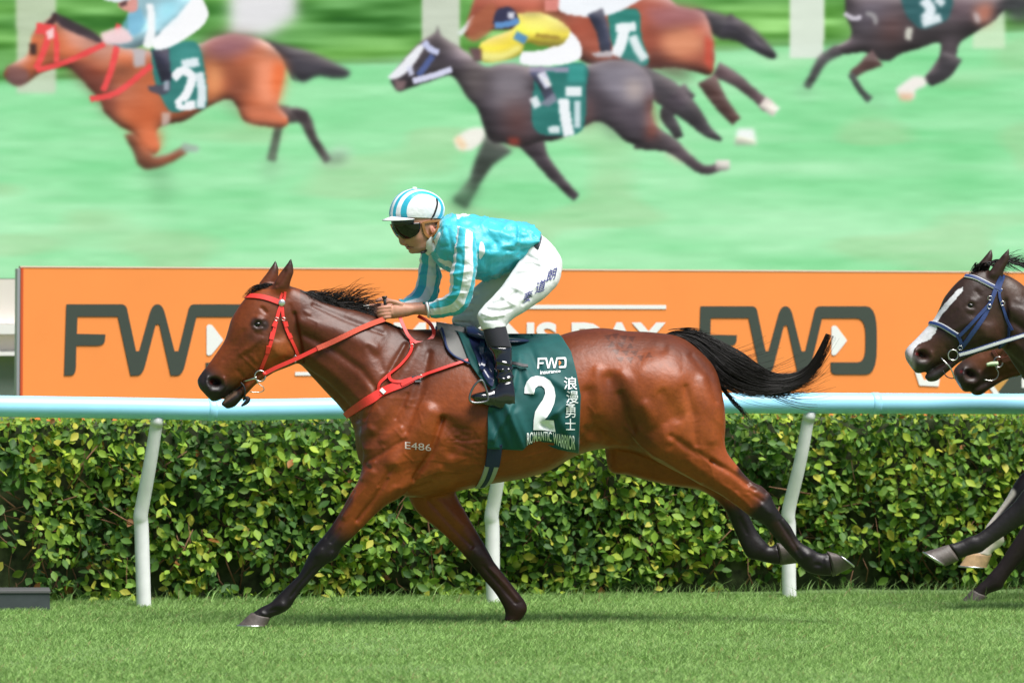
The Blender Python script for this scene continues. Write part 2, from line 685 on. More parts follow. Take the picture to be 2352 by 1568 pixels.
shift = (clump2 < .40) & (rng.random(NL) < .75)
pick = np.where(shift, np.maximum(pick - 2, 0), pick)
hot = (np.arange(NL) < top_n) & (rng.random(NL) < .55)
pick = np.where(hot, rng.choice([3, 4, 5, 6], NL, p=[.4, .38, .14, .08]), pick)


def leaf_axes(i):
    n = -RF.et * math.cos(yaw[i]) + RF.es * math.sin(yaw[i])
    n = n * math.cos(pit[i]) + np.array([0, 0, 1.0]) * math.sin(pit[i])
    up = np.array([0, 0, 1.0]) - n * n[2]
    up /= np.linalg.norm(up)
    sd = np.cross(up, n)
    y = -up * math.cos(rol[i]) + sd * math.sin(rol[i])
    x = np.cross(y, n)
    return x, y, n


px = to_px(pos)
keep &= ~((px[:, 0] < 80 + 30 * (clump - .5)) & (px[:, 1] > 1120) & (rng.random(NL) < .93))        # the hedge thins out at its left end
idx = np.nonzero(keep)[0]
vis = idx[(px[idx, 0] > 5) & (px[idx, 0] < 2345) & (px[idx, 1] > 985) & (px[idx, 1] < 1380) & (np.abs(yaw[idx]) < .9) & (np.abs(pit[idx] - .2) < .7)]
big = vis[np.argsort(-(size[vis] - DP[vis] * .35))][:300]
bigset = set(big.tolist())
leaf_mats = [mat('hedge leaf tone %d' % k, tuple(c), .5, spec=.22, trans=.35, noise=.18, nscale=50) for k, c in enumerate(palette)]
leaf_mesh = []
for k in range(len(palette)):
    me = new_mesh('leaf', LP * np.array([1, 1, 1]), LPF)
    me.materials.append(leaf_mats[k])
    leaf_mesh.append(me)
from mathutils import Matrix
for i in big:
    x, y, n = leaf_axes(i)
    o = bpy.data.objects.new('leaf', leaf_mesh[pick[i]])
    s = size[i]
    p = pos[i] - hedge_o
    o.matrix_world = Matrix(((x[0] * s, y[0] * s, n[0] * s, p[0]), (x[1] * s, y[1] * s, n[1] * s, p[1]), (x[2] * s, y[2] * s, n[2] * s, p[2]), (0, 0, 0, 1)))
    o.parent = hedge
    COL.objects.link(o)
LV, LF, LC, n = [], [], [], 0
for i in idx:
    if int(i) in bigset:
        continue
    x, y, nn = leaf_axes(i)
    s = size[i]
    LV.append(pos[i] + s * (LP[:, :1] * x + LP[:, 1:2] * y + LP[:, 2:] * nn))
    LF += [tuple(q + n for q in f) for f in LPF]
    LC.append(np.tile(palette[pick[i]] * rng.uniform(.75, 1.3), (len(LP), 1)))
    n += len(LP)
o = put('foliage', np.concatenate(LV), LF, mat('hedge foliage', rough=.5, spec=.22, attr='Col', trans=.35), hedge, color=np.concatenate(LC))
o['kind'] = 'stuff'

# ---------------------------------------------------------------- orange hoarding
BF = Frame(-2.66, 5.0, 15.0)
board_o = BF.P(1176, 1250)
board_o[2] = 0
board = root('advertising_board', board_o, 'long orange advertising board with dark FWD lettering behind the rail', 'advertising board')
orange_mat = mat('orange print', (.92, .285, .07), .6, spec=.25, noise=.03, nscale=3)
slate_mat = mat('slate print', (.055, .068, .055), .6, spec=.25)
print_mat = mat('white print', (.83, .82, .80), .6, spec=.25)
gold_mat = mat('gold print', (.56, .29, .075), .55, spec=.25)
edge_mat = mat('board edge grey', (.42, .42, .44), .4, metal=.4)


def slab(fr, pts, t0, t1):
    """polygon in picture units from depth t0 back to t1 (units)"""
    A = np.array([fr.P(x, y, t0) for x, y in pts])
    B = A + fr.et * (t1 - t0) * U
    n = len(pts)
    V = np.concatenate([A, B])
    F = [tuple(range(n)), tuple(range(2 * n - 1, n - 1, -1))] + [(i, n + i, n + (i + 1) % n, (i + 1) % n) for i in range(n)]
    return V, F


V, F = slab(BF, [(48, 613.5), (3300, 631), (3300, 1215), (44, 1250)], 0, 30)
put('panel', V, F, orange_mat, board, smooth=False)
V, F = slab(BF, [(47, 611), (3302, 628.5), (3302, 631.5), (47, 614)], -1.5, 32)
put('top_trim', V, F, mat('board trim', (.86, .62, .48), .5), board, smooth=False)
V, F = slab(BF, [(40, 617), (46.5, 616), (42.5, 1255), (36, 1256)], -4, 34)
put('end_post', V, F, edge_mat, board, smooth=False)
V, F = slab(BF, [(48, 615), (54, 615), (50, 1250), (45, 1250)], -1.2, -.2)
put('edge_seam', V, F, mat('red seam', (.62, .085, .02), .5), board, smooth=False)


def rounded(pts, n=5):
    """polygon with corner radii (x, y, r)"""
    out = []
    m = len(pts)
    for i in range(m):
        p = np.array(pts[i][:2], float)
        r = pts[i][2] if len(pts[i]) > 2 else 0
        if r <= 0:
            out.append(p)
            continue
        a, b = np.array(pts[i - 1][:2], float), np.array(pts[(i + 1) % m][:2], float)
        ra = min(r, np.linalg.norm(a - p) * .48) if r < 900 else r
        rb = min(r, np.linalg.norm(b - p) * .48)
        q0 = p + (a - p) / np.linalg.norm(a - p) * ra
        q1 = p + (b - p) / np.linalg.norm(b - p) * rb
        for k in range(n + 1):
            u = k / n
            out.append((1 - u) ** 2 * q0 + 2 * u * (1 - u) * p + u * u * q1)
    return out


LOGO = [(5, 0, 12), (540, 0, 45), (630, 420), (658, 420), (775, 0, 90), (868, 0, 90), (975, 420), (1010, 420), (1112, 0, 45),
        (1480, 0, 180), (1697, 0, 250), (1697, 637, 250), (1480, 637, 20), (1254, 637, 60), (1254, 523), (1430, 523, 60), (1588, 523, 150), (1588, 112, 150), (1400, 112, 60), (1172, 112),
        (1045, 637, 90), (940, 637), (838, 180), (806, 180), (688, 637, 90), (580, 637), (466, 110), (105, 110), (100, 265), (355, 270), (348, 370, 75), (95, 370), (90, 637, 75), (-15, 637)]
ARROW = [(1262, 185, 22), (1305, 180, 22), (1412, 320, 12), (1300, 458, 22), (1262, 458, 22)]
for (ox, oy, kx, ky) in ((151.2, 698.5, .25635, .25635), (1607.8, 703.0, .2395, .2460)):
    lg = [(ox + x * kx, oy + y * ky) for x, y in rounded(LOGO)]
    V, F = slab(BF, lg, -2.2, -.4)
    put('lettering', V, F, slate_mat, board, smooth=False)
    V, F = slab(BF, [(ox + x * kx, oy + y * ky) for x, y in rounded(ARROW)], -2.0, -.4)
    put('arrow_mark', V, F, print_mat, board, smooth=False)


def flat_text(fr, s, x0, x1, y0, y1, t, m, parent, bold=.02, name='lettering', space=1.0, dx=0.0):
    V2, F, e = text_mesh(s, 1.0, bold, space)
    X = x0 + V2[:, 0] / e[0] * (x1 - x0)
    Yv = y1 - V2[:, 1] / e[1] * (y1 - y0)
    X = X + (y1 - Yv) * dx
    V = np.array([fr.P(a, b, t) for a, b in zip(X, Yv)])
    return put(name, V, F, m, parent, smooth=False)


flat_text(BF, 'CHAMPIONS DAY', 680, 1529, 739.5, 812, -2.0, print_mat, board, .034)
V, F = slab(BF, [(790, 699.5), (1530, 700.5), (1530, 709.5), (790, 708.5)], -2, -.4)
put('print_line', V, F, print_mat, board, smooth=False)
V, F = slab(BF, [(678, 854), (1530, 853), (1530, 861), (678, 862)], -2, -.4)
put('print_line', V, F, print_mat, board, smooth=False)
for pts, m in (([(2288, 903.5), (2262, 873), (2215, 820), (2230, 800), (2420, 740), (2420, 790)], gold_mat),
               ([(2287, 907), (2420, 740), (2520, 740), (2520, 915)], slate_mat),
               ([(2262, 873), (2272, 873), (2298, 907), (2284, 907)], print_mat),
               ([(2101, 851), (2112, 851), (2122, 872), (2146, 872), (2150, 852), (2161, 852), (2156, 887), (2112, 885)], print_mat),
               ([(2347, 868), (2363, 868), (2363, 890), (2347, 890)], print_mat)):
    V, F = slab(BF, pts, -2.0 - .35 * (m is print_mat) - .2 * (m is slate_mat), -.4)
    put('printed_shape', V, F, m, board, smooth=False)
for x in (600, 1500, 2400):
    V, F = slab(BF, [(x, 1235), (x + 22, 1235), (x + 22, 1400), (x, 1400)], 8, 24)
    V[:, 2] = np.maximum(V[:, 2], 0)
    V[V[:, 2] < .12, 2] = 0
    put('support_leg', V, F, edge_mat, board, smooth=False)
V, F = slab(BF, [(70, 1235), (92, 1235), (92, 1400), (70, 1400)], 8, 24)
V[V[:, 2] < .12, 2] = 0
put('support_leg', V, F, edge_mat, board, smooth=False)

# ---------------------------------------------------------------- dark box at the left edge
bx = Frame(-2.2, 1.1, 6)
box_o = bx.P(60, 1405)
box_o[2] = 0
gbox = root('equipment_box', box_o, 'low dark grey equipment box on the turf at the left edge', 'box')
V, F = slab(bx, [(-90, 1362), (114, 1361), (115, 1425), (-90, 1425)], 0, 160)
V[V[:, 2] < .05, 2] = 0
put('case', V, F, mat('grey box paint', (.052, .062, .066), .55, noise=.2, nscale=12), gbox, smooth=False)
V, F = slab(bx, [(-92, 1357), (116, 1356.5), (116.5, 1361), (-92, 1361.5)], -3, 163)
put('lid', V, F, mat('box lid', (.10, .10, .10), .6), gbox, smooth=False)
# ---------------------------------------------------------------- giant video screen showing the race
SX0, SX1, SY0, SY1, SP = -300.0, 2660.0, -240.0, 640.0, 2.5
SW, SH = int((SX1 - SX0) / SP) + 1, int((SY1 - SY0) / SP) + 1
CY, CX = np.mgrid[0:SH, 0:SW]
CXp, CYp = SX0 + CX * SP, SY0 + CY * SP
IMG = np.zeros((SH, SW, 3))
_g = np.stack([CXp.ravel() / 1000, CYp.ravel() / 1000, np.zeros(SW * SH)], 1)
st1 = vnoise(_g * np.array([1, 9, 1]) + 3, 3.1).reshape(SH, SW)
st2 = vnoise(_g * np.array([1, 7, 1]) + 11, 9.0).reshape(SH, SW)
st3 = vnoise(_g * np.array([1, 3.2, 1]) + 21, 5.0).reshape(SH, SW)
turf_a, turf_b = np.array([118, 216, 140.]), np.array([176, 243, 186.])
wv = np.clip(.15 + .75 * st1 + .35 * (st2 - .5) + .25 * sstep(250, 620, CYp) - .1 * sstep(1500, 2300, CXp), 0, 1)[..., None]
IMG[:] = turf_a * (1 - wv) + turf_b * wv
warm = np.clip((st3 - .62) * 2.2, 0, .35)[..., None]
IMG[:] = IMG * (1 - warm) + np.array([175, 205, 150.]) * warm
edge = np.interp(CXp, [0, 500, 900, 1400, 1900, 2352], [196, 168, 140, 118, 100, 62]) + 10 * (st2 - .5)
hw = (1 - sstep(-14, 10, CYp - edge))[..., None]
hc = np.array([62, 128, 52.]) * (1 - st1[..., None]) + np.array([138, 205, 96.]) * st1[..., None] + (st2[..., None] - .5) * 90
IMG[:] = IMG * (1 - hw) + np.clip(hc, 20, 235) * hw
dk = (np.exp(-((CYp - edge + 6) / 12) ** 2) * .45 * st2)[..., None]
IMG[:] = IMG * (1 - dk) + np.array([50, 95, 45.]) * dk


def gblur(M, s):
    if s < .3:
        return M
    r = int(3 * s) + 1
    k = np.exp(-.5 * (np.arange(-r, r + 1) / s) ** 2)
    k /= k.sum()
    M = np.apply_along_axis(lambda v: np.convolve(v, k, 'same'), 0, M)
    return np.apply_along_axis(lambda v: np.convolve(v, k, 'same'), 1, M)


def paint(poly, col, blur=5.0, alpha=1.0, tr=None, smooth=True, form=0.0):
    blur = blur * (.8 if blur <= 6.5 else 1.5)
    """soft filled shape on the screen picture; blur in picture units"""
    P = np.array(poly, float)
    if tr is not None:
        P = np.array(tr[:2]) + P * tr[2]
    if smooth and len(P) > 4:
        P = np.concatenate([catmull(np.concatenate([P, P[:1]]), 4)[:-1]])
    pad = max(blur, 14 if form else 0) * 3 + 6
    x0, x1 = int(max(0, (P[:, 0].min() - pad - SX0) / SP)), int(min(SW, (P[:, 0].max() + pad - SX0) / SP + 2))
    y0, y1 = int(max(0, (P[:, 1].min() - pad - SY0) / SP)), int(min(SH, (P[:, 1].max() + pad - SY0) / SP + 2))
    if x1 <= x0 or y1 <= y0:
        return
    Q = np.stack([CXp[y0:y1, x0:x1].ravel(), CYp[y0:y1, x0:x1].ravel()], 1)
    M = in_poly(Q, P).astype(float).reshape(y1 - y0, x1 - x0)
    M = gblur(M, blur / SP)[..., None] * alpha
    C_ = np.broadcast_to(np.asarray(col, float), M.shape[:2] + (3,))
    if form:                                # rounded form in the filmed picture: lit from above
        H1, H2 = gblur(M[..., 0], 15 / SP), gblur(M[..., 0], 5 / SP)
        gy = np.gradient(H1, axis=0) * 15 / SP + .5 * np.gradient(H2, axis=0) * 5 / SP
        gx = np.gradient(H1, axis=1) * 15 / SP
        L_ = np.clip(gy * 2.2 - gx * .8, -1, 1)[..., None] * form
        tx = (vnoise(np.stack([Q[:, 0] * .018, Q[:, 1] * .03, Q[:, 0] * 0 + len(P)], 1), 1.0).reshape(M.shape[:2]) - .5)[..., None]
        C_ = np.where(L_ > 0, C_ + (np.array([225, 205, 205.]) - C_) * L_ * .75, C_ * (1 + L_ * .75)) * (1 + tx * .55)
    IMG[y0:y1, x0:x1] = IMG[y0:y1, x0:x1] * (1 - M) + np.clip(C_, 0, 255) * M


def stripe(pts, w, col, blur=3.0, alpha=1.0, tr=None):
    P = np.array(pts, float)
    if tr is not None:
        P = np.array(tr[:2]) + P * tr[2]
        w = np.asarray(w) * tr[2]
    P = catmull(P, 4)
    wd = np.interp(np.linspace(0, 1, len(P)), np.linspace(0, 1, np.size(w)), np.atleast_1d(w))
    T = np.gradient(P, axis=0)
    T /= np.linalg.norm(T, axis=1)[:, None] + 1e-9
    Nn = np.stack([-T[:, 1], T[:, 0]], 1) * wd[:, None] / 2
    paint(np.concatenate([P + Nn, (P - Nn)[::-1]]), col, blur, alpha, smooth=False, form=.45 if np.size(w) > 1 else 0)


def in_poly(Q, poly):
    poly = np.asarray(poly, float)
    x, y = Q[:, 0], Q[:, 1]
    r = np.zeros(len(Q), bool)
    j = len(poly) - 1
    for i in range(len(poly)):
        xi, yi, xj, yj = *poly[i], *poly[j]
        r ^= ((yi > y) != (yj > y)) & (x < (xj - xi) * (y - yi) / (yj - yi + 1e-12) + xi)
        j = i
    return r


ZA, ZB, ZC = (0, 0, .35399), (832.6, 0, .42724), (1665.2, 0, .29199)
# pillars seen on the screen
paint([(100, -400), (370, -400), (360, 620), (110, 620)], (205, 214, 190), 5, .85, ZA, False)
paint([(1490, -500), (1950, -500), (1930, 120), (1740, 250), (1490, 250)], (236, 232, 238), 9, .95, ZA, False)
paint([(320, -400), (525, -400), (525, 330), (320, 330)], (214, 218, 205), 4, .9, ZB, False)
paint([(1500, -300), (1610, -300), (1600, 60), (1500, 60)], (225, 228, 220), 4, .9, ZB, False)
paint([(515, -400), (795, -400), (775, 450), (510, 450)], (226, 236, 222), 4, .95, ZC, False)
paint([(1960, -300), (2215, -300), (2200, 360), (1950, 360)], (208, 236, 196), 5, .9, ZC, False)

# --- leading bay on the screen
bay_s, bay_l, bay_d, blk = (184, 94, 56), (250, 152, 112), (104, 46, 38), (52, 44, 50)
stripe([(1000, 1010), (1020, 1180), (1080, 1300)], [130, 90, 130], (88, 150, 96), 16, .55, ZA)
stripe([(1830, 690), (1800, 860), (1760, 1050)], [90, 50, 60], (64, 66, 58), 5, .85, ZA)
stripe([(1740, 1050), (1800, 1130)], [120, 140], (150, 190, 150), 12, .6, ZA)
stripe([(1800, 760), (1960, 760), (2030, 900), (2130, 1050)], [110, 90, 55, 50], (60, 46, 50), 5, .95, ZA)
stripe([(2110, 1050), (2200, 1010), (2270, 990)], [70, 90, 60], (190, 206, 190), 9, .8, ZA)
paint([(1700, 265), (1900, 310), (2060, 360), (2270, 470), (2200, 515), (2060, 500), (1960, 540), (1870, 470), (1800, 380)], (48, 42, 52), 6, .97, ZA, form=.4)
paint([(1870, 440), (1890, 520), (1925, 540), (1900, 470)], (48, 42, 52), 4, .7, ZA)
stripe([(900, 860), (930, 980), (950, 1060), (1080, 1040), (1200, 980)], [190, 130, 90, 60, 50], (120, 60, 40), 5, .95, ZA)
stripe([(1180, 960), (1290, 975)], [55, 40], (180, 190, 185), 5, .8, ZA)
paint([(20, 500), (60, 440), (180, 370), (210, 240), (300, 150), (370, 120), (450, 180), (620, 250), (760, 290), (1000, 340), (1280, 300), (1400, 250), (1520, 230), (1700, 265),
       (1800, 340), (1845, 440), (1815, 600), (1810, 700), (1870, 770), (1830, 830), (1600, 800), (1540, 700), (1480, 650), (1350, 700), (1200, 790), (1080, 815), (1010, 860), (1035, 960), (1000, 1010),
       (930, 950), (880, 880), (780, 830), (680, 740), (650, 660), (560, 560), (440, 450), (300, 470), (170, 550), (110, 570), (60, 540)], bay_s, 4, 1, ZA, form=.85)
paint([(560, 560), (440, 450), (480, 400), (700, 470), (760, 640), (740, 760), (680, 720), (650, 660)], bay_d, 9, .8, ZA)
paint([(440, 200), (620, 280), (760, 330), (700, 420), (520, 340), (430, 300)], (212, 156, 140), 9, .8, ZA)
paint([(1320, 300), (1460, 240), (1660, 260), (1620, 340), (1480, 390), (1340, 370)], (150, 98, 108), 10, 1, ZA)
paint([(1640, 380), (1780, 380), (1840, 480), (1800, 640), (1720, 700), (1650, 560)], bay_l, 10, 1, ZA)
paint([(1790, 380), (1845, 450), (1815, 600), (1810, 690), (1770, 560)], (246, 108, 48), 7, 1, ZA)
paint([(1470, 420), (1560, 520), (1600, 700), (1560, 760), (1500, 660), (1450, 560)], bay_d, 14, .55, ZA)
paint([(1340, 400), (1440, 460), (1440, 600), (1350, 660)], (242, 164, 104), 9, .9, ZA)
paint([(820, 640), (1000, 640), (1030, 800), (900, 860), (820, 780)], (190, 84, 40), 12, .7, ZA)
paint([(700, 520), (900, 520), (900, 700), (720, 720)], (168, 108, 92), 16, .5, ZA)
paint([(880, 850), (1030, 860), (1040, 960), (960, 1000), (900, 940)], (232, 120, 74), 7, .9, ZA)
paint([(1560, 720), (1820, 720), (1850, 810), (1620, 800)], (236, 128, 88), 7, .9, ZA)
paint([(1880, 720), (1990, 730), (2000, 800), (1950, 790)], (46, 36, 40), 4, .9, ZA)
paint([(50, 450), (170, 460), (180, 540), (110, 570), (40, 530)], (116, 82, 84), 6, .8, ZA)
paint([(190, 300), (240, 300), (240, 370), (195, 370)], (40, 26, 26), 4, .9, ZA)
paint([(330, 110), (380, 110), (620, 230), (660, 290), (560, 260), (400, 190)], (52, 40, 48), 4, .95, ZA)
paint([(290, 170), (360, 100), (370, 150), (330, 190)], (60, 34, 36), 3, .95, ZA)
for pts, w in (([(235, 200), (360, 215)], 70), ([(330, 190), (290, 330), (235, 460)], 42), ([(355, 220), (370, 340), (365, 420)], 34), ([(235, 470), (420, 420), (680, 300)], 36),
               ([(770, 170), (755, 330), (720, 470), (670, 600)], 40), ([(585, 655), (760, 610), (990, 430)], 38)):
    stripe(pts, w, (240, 72, 72), 2.5, .97, ZA)
paint([(300, 220), (350, 190), (350, 260), (310, 275)], (255, 225, 225), 3, .9, ZA)
paint([(980, 330), (1200, 280), (1290, 310), (1335, 500), (1340, 700), (1240, 710), (1120, 740), (1050, 650), (1000, 520)], (40, 122, 116), 3, .98, ZA)
paint([(1180, 280), (1290, 310), (1300, 400), (1200, 430), (1100, 380)], (66, 158, 150), 8, .6, ZA)
paint([(860, 330), (940, 330), (940, 440), (870, 450)], (190, 186, 190), 4, .9, ZA)
stripe([(1125, 520), (1180, 470), (1245, 510), (1210, 620), (1160, 690), (1270, 690)], 58, (250, 252, 255), 2.5, .98, ZA)
stripe([(1290, 480), (1310, 600), (1300, 710)], 58, (244, 250, 255), 3, .9, ZA)
stripe([(1180, 430), (1290, 410)], 60, (244, 250, 255), 3, .9, ZA)
stripe([(1040, 330), (1060, 440), (1080, 540)], [110, 90, 70], (46, 44, 66), 3, .97, ZA)
paint([(960, 570), (1060, 555), (1100, 530), (1100, 600), (1050, 625), (970, 600)], (70, 68, 84), 3, .95, ZA)
paint([(1060, 540), (1100, 530), (1100, 600), (1060, 600)], (190, 200, 215), 3, .7, ZA)
paint([(1050, 740), (1110, 740), (1100, 810), (1050, 830)], (212, 190, 180), 4, .8, ZA)
paint([(1000, 180), (1240, -60), (1330, 40), (1350, 120), (1280, 210), (1100, 320), (990, 320)], (252, 253, 255), 2.5, 1, ZA)
paint([(880, -60), (1250, -60), (1180, 80), (1080, 180), (1000, 260), (860, 330), (700, 290), (700, 240), (820, 220), (830, 110)], (186, 236, 250), 3, 1, ZA, form=.5)
paint([(830, 110), (900, 60), (940, 160), (900, 230), (800, 250), (790, 190)], (110, 180, 214), 4, .75, ZA)
paint([(950, 40), (1000, 60), (1000, 300), (930, 310), (960, 180)], (252, 254, 255), 3, .95, ZA)
paint([(1040, 20), (1180, 20), (1120, 130), (1040, 180)], (140, 218, 236), 7, .6, ZA)
paint([(650, 230), (790, 190), (860, 260), (830, 290), (690, 300)], (250, 214, 216), 4, .95, ZA)
paint([(770, 30), (830, 0), (890, 10), (890, 80), (840, 95), (770, 60)], (226, 150, 140), 3, .95, ZA)
paint([(670, -20), (860, -60), (850, 10), (760, 30), (670, 12)], (235, 242, 250), 2.5, .98, ZA)
paint([(770, 40), (830, 10), (820, 50), (780, 62)], (60, 40, 44), 3, .8, ZA)

# --- second bay behind the grey-blanketed dark horse
stripe([(1900, 370), (2000, 420), (2100, 500), (2180, 570)], [90, 70, 55, 60], (82, 60, 66), 4, .97, ZB)
stripe([(2150, 540), (2225, 600)], [70, 62], (246, 236, 224), 4, .97, ZB)
stripe([(1850, 420), (1920, 540), (2010, 650)], [110, 80, 60], (84, 52, 50), 4, .97, ZB)
stripe([(2060, 690), (2060, 775)], [90, 120], (244, 238, 220), 6, .92, ZB)
paint([(1780, 40), (1900, 60), (2080, 130), (2220, 280), (2180, 305), (2030, 220), (1890, 190)], (48, 44, 52), 5, .98, ZB, form=.4)
paint([(620, -60), (1500, -60), (1700, 30), (1830, 60), (1880, 180), (1890, 330), (1870, 400), (1780, 380), (1650, 360), (1400, 380), (1180, 330), (1050, 200), (700, 160), (560, 200), (560, 130)], (160, 78, 58), 4, 1, ZB, form=.8)
paint([(1500, 40), (1700, 25), (1830, 70), (1780, 140), (1600, 150)], (160, 98, 102), 8, .9, ZB)
paint([(1620, 170), (1780, 150), (1850, 250), (1700, 320), (1600, 260)], (226, 146, 106), 9, .95, ZB)
paint([(1840, 180), (1885, 220), (1880, 380), (1840, 330)], (206, 70, 50), 6, .8, ZB)
paint([(1560, 260), (1700, 340), (1780, 420), (1700, 420), (1540, 350)], (78, 40, 36), 10, .7, ZB)
paint([(510, 180), (600, 80), (590, 140), (530, 200)], (232, 236, 238), 3, .9, ZB)
paint([(580, 100), (700, 20), (720, 130), (620, 220), (560, 200)], (170, 92, 62), 5, .9, ZB)
paint([(1320, 60), (1480, 50), (1500, 200), (1540, 330), (1480, 360), (1380, 300), (1330, 200)], (36, 128, 116), 3, .98, ZB)
stripe([(1410, 140), (1390, 230), (1360, 300)], 62, (248, 252, 255), 3, .97, ZB)
stripe([(1360, 150), (1470, 140)], 50, (244, 250, 252), 3, .95, ZB)
stripe([(1450, 190), (1480, 260), (1520, 320)], 50, (244, 250, 252), 4, .92, ZB)
paint([(1060, -60), (1520, -60), (1420, 40), (1260, 90), (1060, 60)], (246, 250, 255), 3, 1, ZB)
paint([(980, 0), (1060, -10), (1050, 60), (980, 60)], (230, 140, 130), 3, .9, ZB)
stripe([(1250, 60), (1290, 160), (1310, 280)], [90, 70, 60], (40, 46, 66), 3, .97, ZB)
paint([(1230, 285), (1340, 270), (1340, 310), (1260, 310)], (200, 206, 214), 3, .8, ZB)

# --- dark horse in the middle, yellow jacket
stripe([(1760, 480), (1640, 600), (1680, 690), (1700, 740)], [90, 80, 60, 50], (54, 48, 54), 4, .97, ZB)
stripe([(1640, 800), (1740, 850)], [60, 60], (244, 226, 200), 7, .8, ZB)
stripe([(1480, 400), (1640, 500), (1760, 600), (1850, 700), (1930, 750)], [120, 150, 110, 60, 18], (60, 52, 60), 4, .97, ZB)
paint([(490, 750), (560, 700), (650, 690), (660, 750), (580, 810), (510, 800)], (250, 246, 236), 5, .95, ZB)
stripe([(505, 740), (550, 800)], 40, (250, 200, 140), 6, .6, ZB)
stripe([(740, 760), (660, 860), (600, 980), (520, 1100)], [170, 100, 60, 90], (58, 60, 58), 6, .9, ZB)
stripe([(600, 990), (500, 1120)], [80, 130], (88, 150, 100), 10, .7, ZB)
stripe([(900, 740), (960, 850), (1040, 950), (1150, 1065)], [150, 80, 62, 44], (56, 46, 54), 4, .98, ZB)
stripe([(1480, 720), (1640, 770), (1720, 830), (1830, 910), (1920, 895)], [160, 90, 60, 50, 40], (76, 62, 70), 4, .98, ZB)
stripe([(1900, 890), (1975, 885)], [60, 50], (226, 214, 208), 4, .9, ZB)
paint([(150, 440), (180, 380), (300, 240), (390, 180), (405, 145), (430, 200), (560, 280), (660, 360), (780, 340), (1000, 370), (1200, 350), (1330, 320), (1460, 330), (1540, 400), (1565, 500), (1555, 620), (1590, 720),
       (1540, 790), (1420, 760), (1340, 690), (1260, 650), (1150, 700), (1050, 750), (960, 760), (860, 790), (760, 770), (690, 760), (650, 680), (620, 590), (560, 520), (480, 410), (360, 440), (240, 480), (190, 490)], (66, 58, 66), 4, 1, ZB, form=.8)
paint([(1230, 350), (1450, 340), (1540, 430), (1500, 560), (1380, 540), (1260, 450)], (138, 132, 144), 10, .95, ZB)
paint([(1420, 420), (1520, 440), (1500, 540), (1420, 530)], (186, 168, 160), 8, .8, ZB)
paint([(1540, 480), (1565, 560), (1590, 720), (1530, 760)], (150, 66, 46), 7, .75, ZB)
paint([(700, 380), (860, 370), (900, 500), (820, 600), (700, 560)], (134, 126, 134), 10, .85, ZB)
paint([(520, 350), (620, 380), (660, 500), (600, 520)], (124, 112, 104), 12, .7, ZB)
paint([(760, 560), (900, 560), (900, 740), (780, 740)], (104, 58, 52), 14, .7, ZB)
paint([(780, 740), (840, 740), (850, 780), (790, 780)], (176, 62, 46), 6, .7, ZB)
paint([(1200, 500), (1250, 560), (1240, 650), (1180, 690)], (120, 80, 76), 9, .8, ZB)
paint([(1250, 420), (1320, 620), (1400, 740), (1320, 690), (1240, 560)], (44, 38, 46), 10, .7, ZB)
paint([(135, 420), (220, 330), (300, 250), (330, 260), (260, 370), (180, 430)], (244, 246, 252), 3, .97, ZB)
stripe([(330, 230), (370, 270), (410, 285)], 34, (200, 206, 240), 2.5, .97, ZB)
stripe([(250, 360), (265, 410)], 30, (216, 220, 244), 3, .9, ZB)
stripe([(300, 410), (380, 300)], 34, (76, 96, 160), 3, .85, ZB)
stripe([(270, 440), (380, 410), (480, 375)], 34, (220, 222, 248), 2.5, .97, ZB)
paint([(170, 430), (240, 440), (220, 490), (180, 490)], (132, 104, 106), 4, .85, ZB)
paint([(930, 380), (1190, 340), (1200, 500), (1180, 700), (1020, 730), (930, 700), (910, 600)], (34, 116, 108), 3, .98, ZB)
paint([(1100, 350), (1195, 345), (1195, 440), (1100, 440)], (60, 170, 160), 5, .7, ZB)
stripe([(1080, 530), (1090, 620), (1110, 730)], 60, (248, 252, 255), 3, .97, ZB)
stripe([(1155, 540), (1155, 690)], 36, (236, 246, 252), 3.5, .85, ZB)
stripe([(1090, 490), (1180, 490)], 50, (244, 250, 252), 3, .95, ZB)
stripe([(910, 560), (950, 540)], 60, (244, 248, 252), 3, .9, ZB)
stripe([(1000, 700), (1060, 695)], 40, (240, 248, 250), 3, .9, ZB)
stripe([(930, 370), (980, 460), (1010, 540)], [80, 60, 60], (70, 72, 96), 3, .97, ZB)
stripe([(960, 390), (1000, 470)], [50, 40], (226, 230, 250), 3, .9, ZB)
paint([(950, 560), (1030, 500), (1050, 540), (1000, 575)], (128, 132, 150), 3, .9, ZB)
paint([(850, 280), (1000, 260), (1070, 150), (1140, 190), (1180, 260), (1160, 320), (1040, 350), (860, 345)], (251, 252, 255), 2.5, 1, ZB)
stripe([(900, 370), (1110, 375)], 26, (160, 152, 178), 3, .9, ZB)
paint([(830, 75), (960, 70), (1110, 150), (1070, 240), (960, 250), (880, 230), (840, 300), (700, 335), (630, 320), (640, 230), (780, 170), (820, 140)], (248, 226, 70), 3, 1, ZB, form=.6)
paint([(850, 90), (1000, 90), (1080, 150), (940, 170), (860, 150)], (255, 247, 130), 7, .8, ZB)
paint([(640, 280), (760, 280), (840, 240), (850, 270), (740, 330), (640, 325)], (255, 250, 150), 6, .8, ZB)
stripe([(930, 190), (1060, 205)], 22, (150, 120, 40), 3, .8, ZB)
stripe([(820, 190), (880, 220)], 46, (72, 140, 206), 3, .9, ZB)
paint([(570, 260), (640, 260), (640, 330), (600, 330)], (92, 60, 66), 4, .95, ZB)
paint([(700, 130), (720, 60), (790, 40), (835, 90), (830, 130), (760, 145)], (44, 44, 74), 3, 1, ZB)
stripe([(710, 140), (790, 130), (840, 110)], 34, (92, 148, 208), 2.5, .95, ZB)
paint([(780, 65), (820, 65), (815, 105), (785, 105)], (235, 236, 246), 3, .9, ZB)

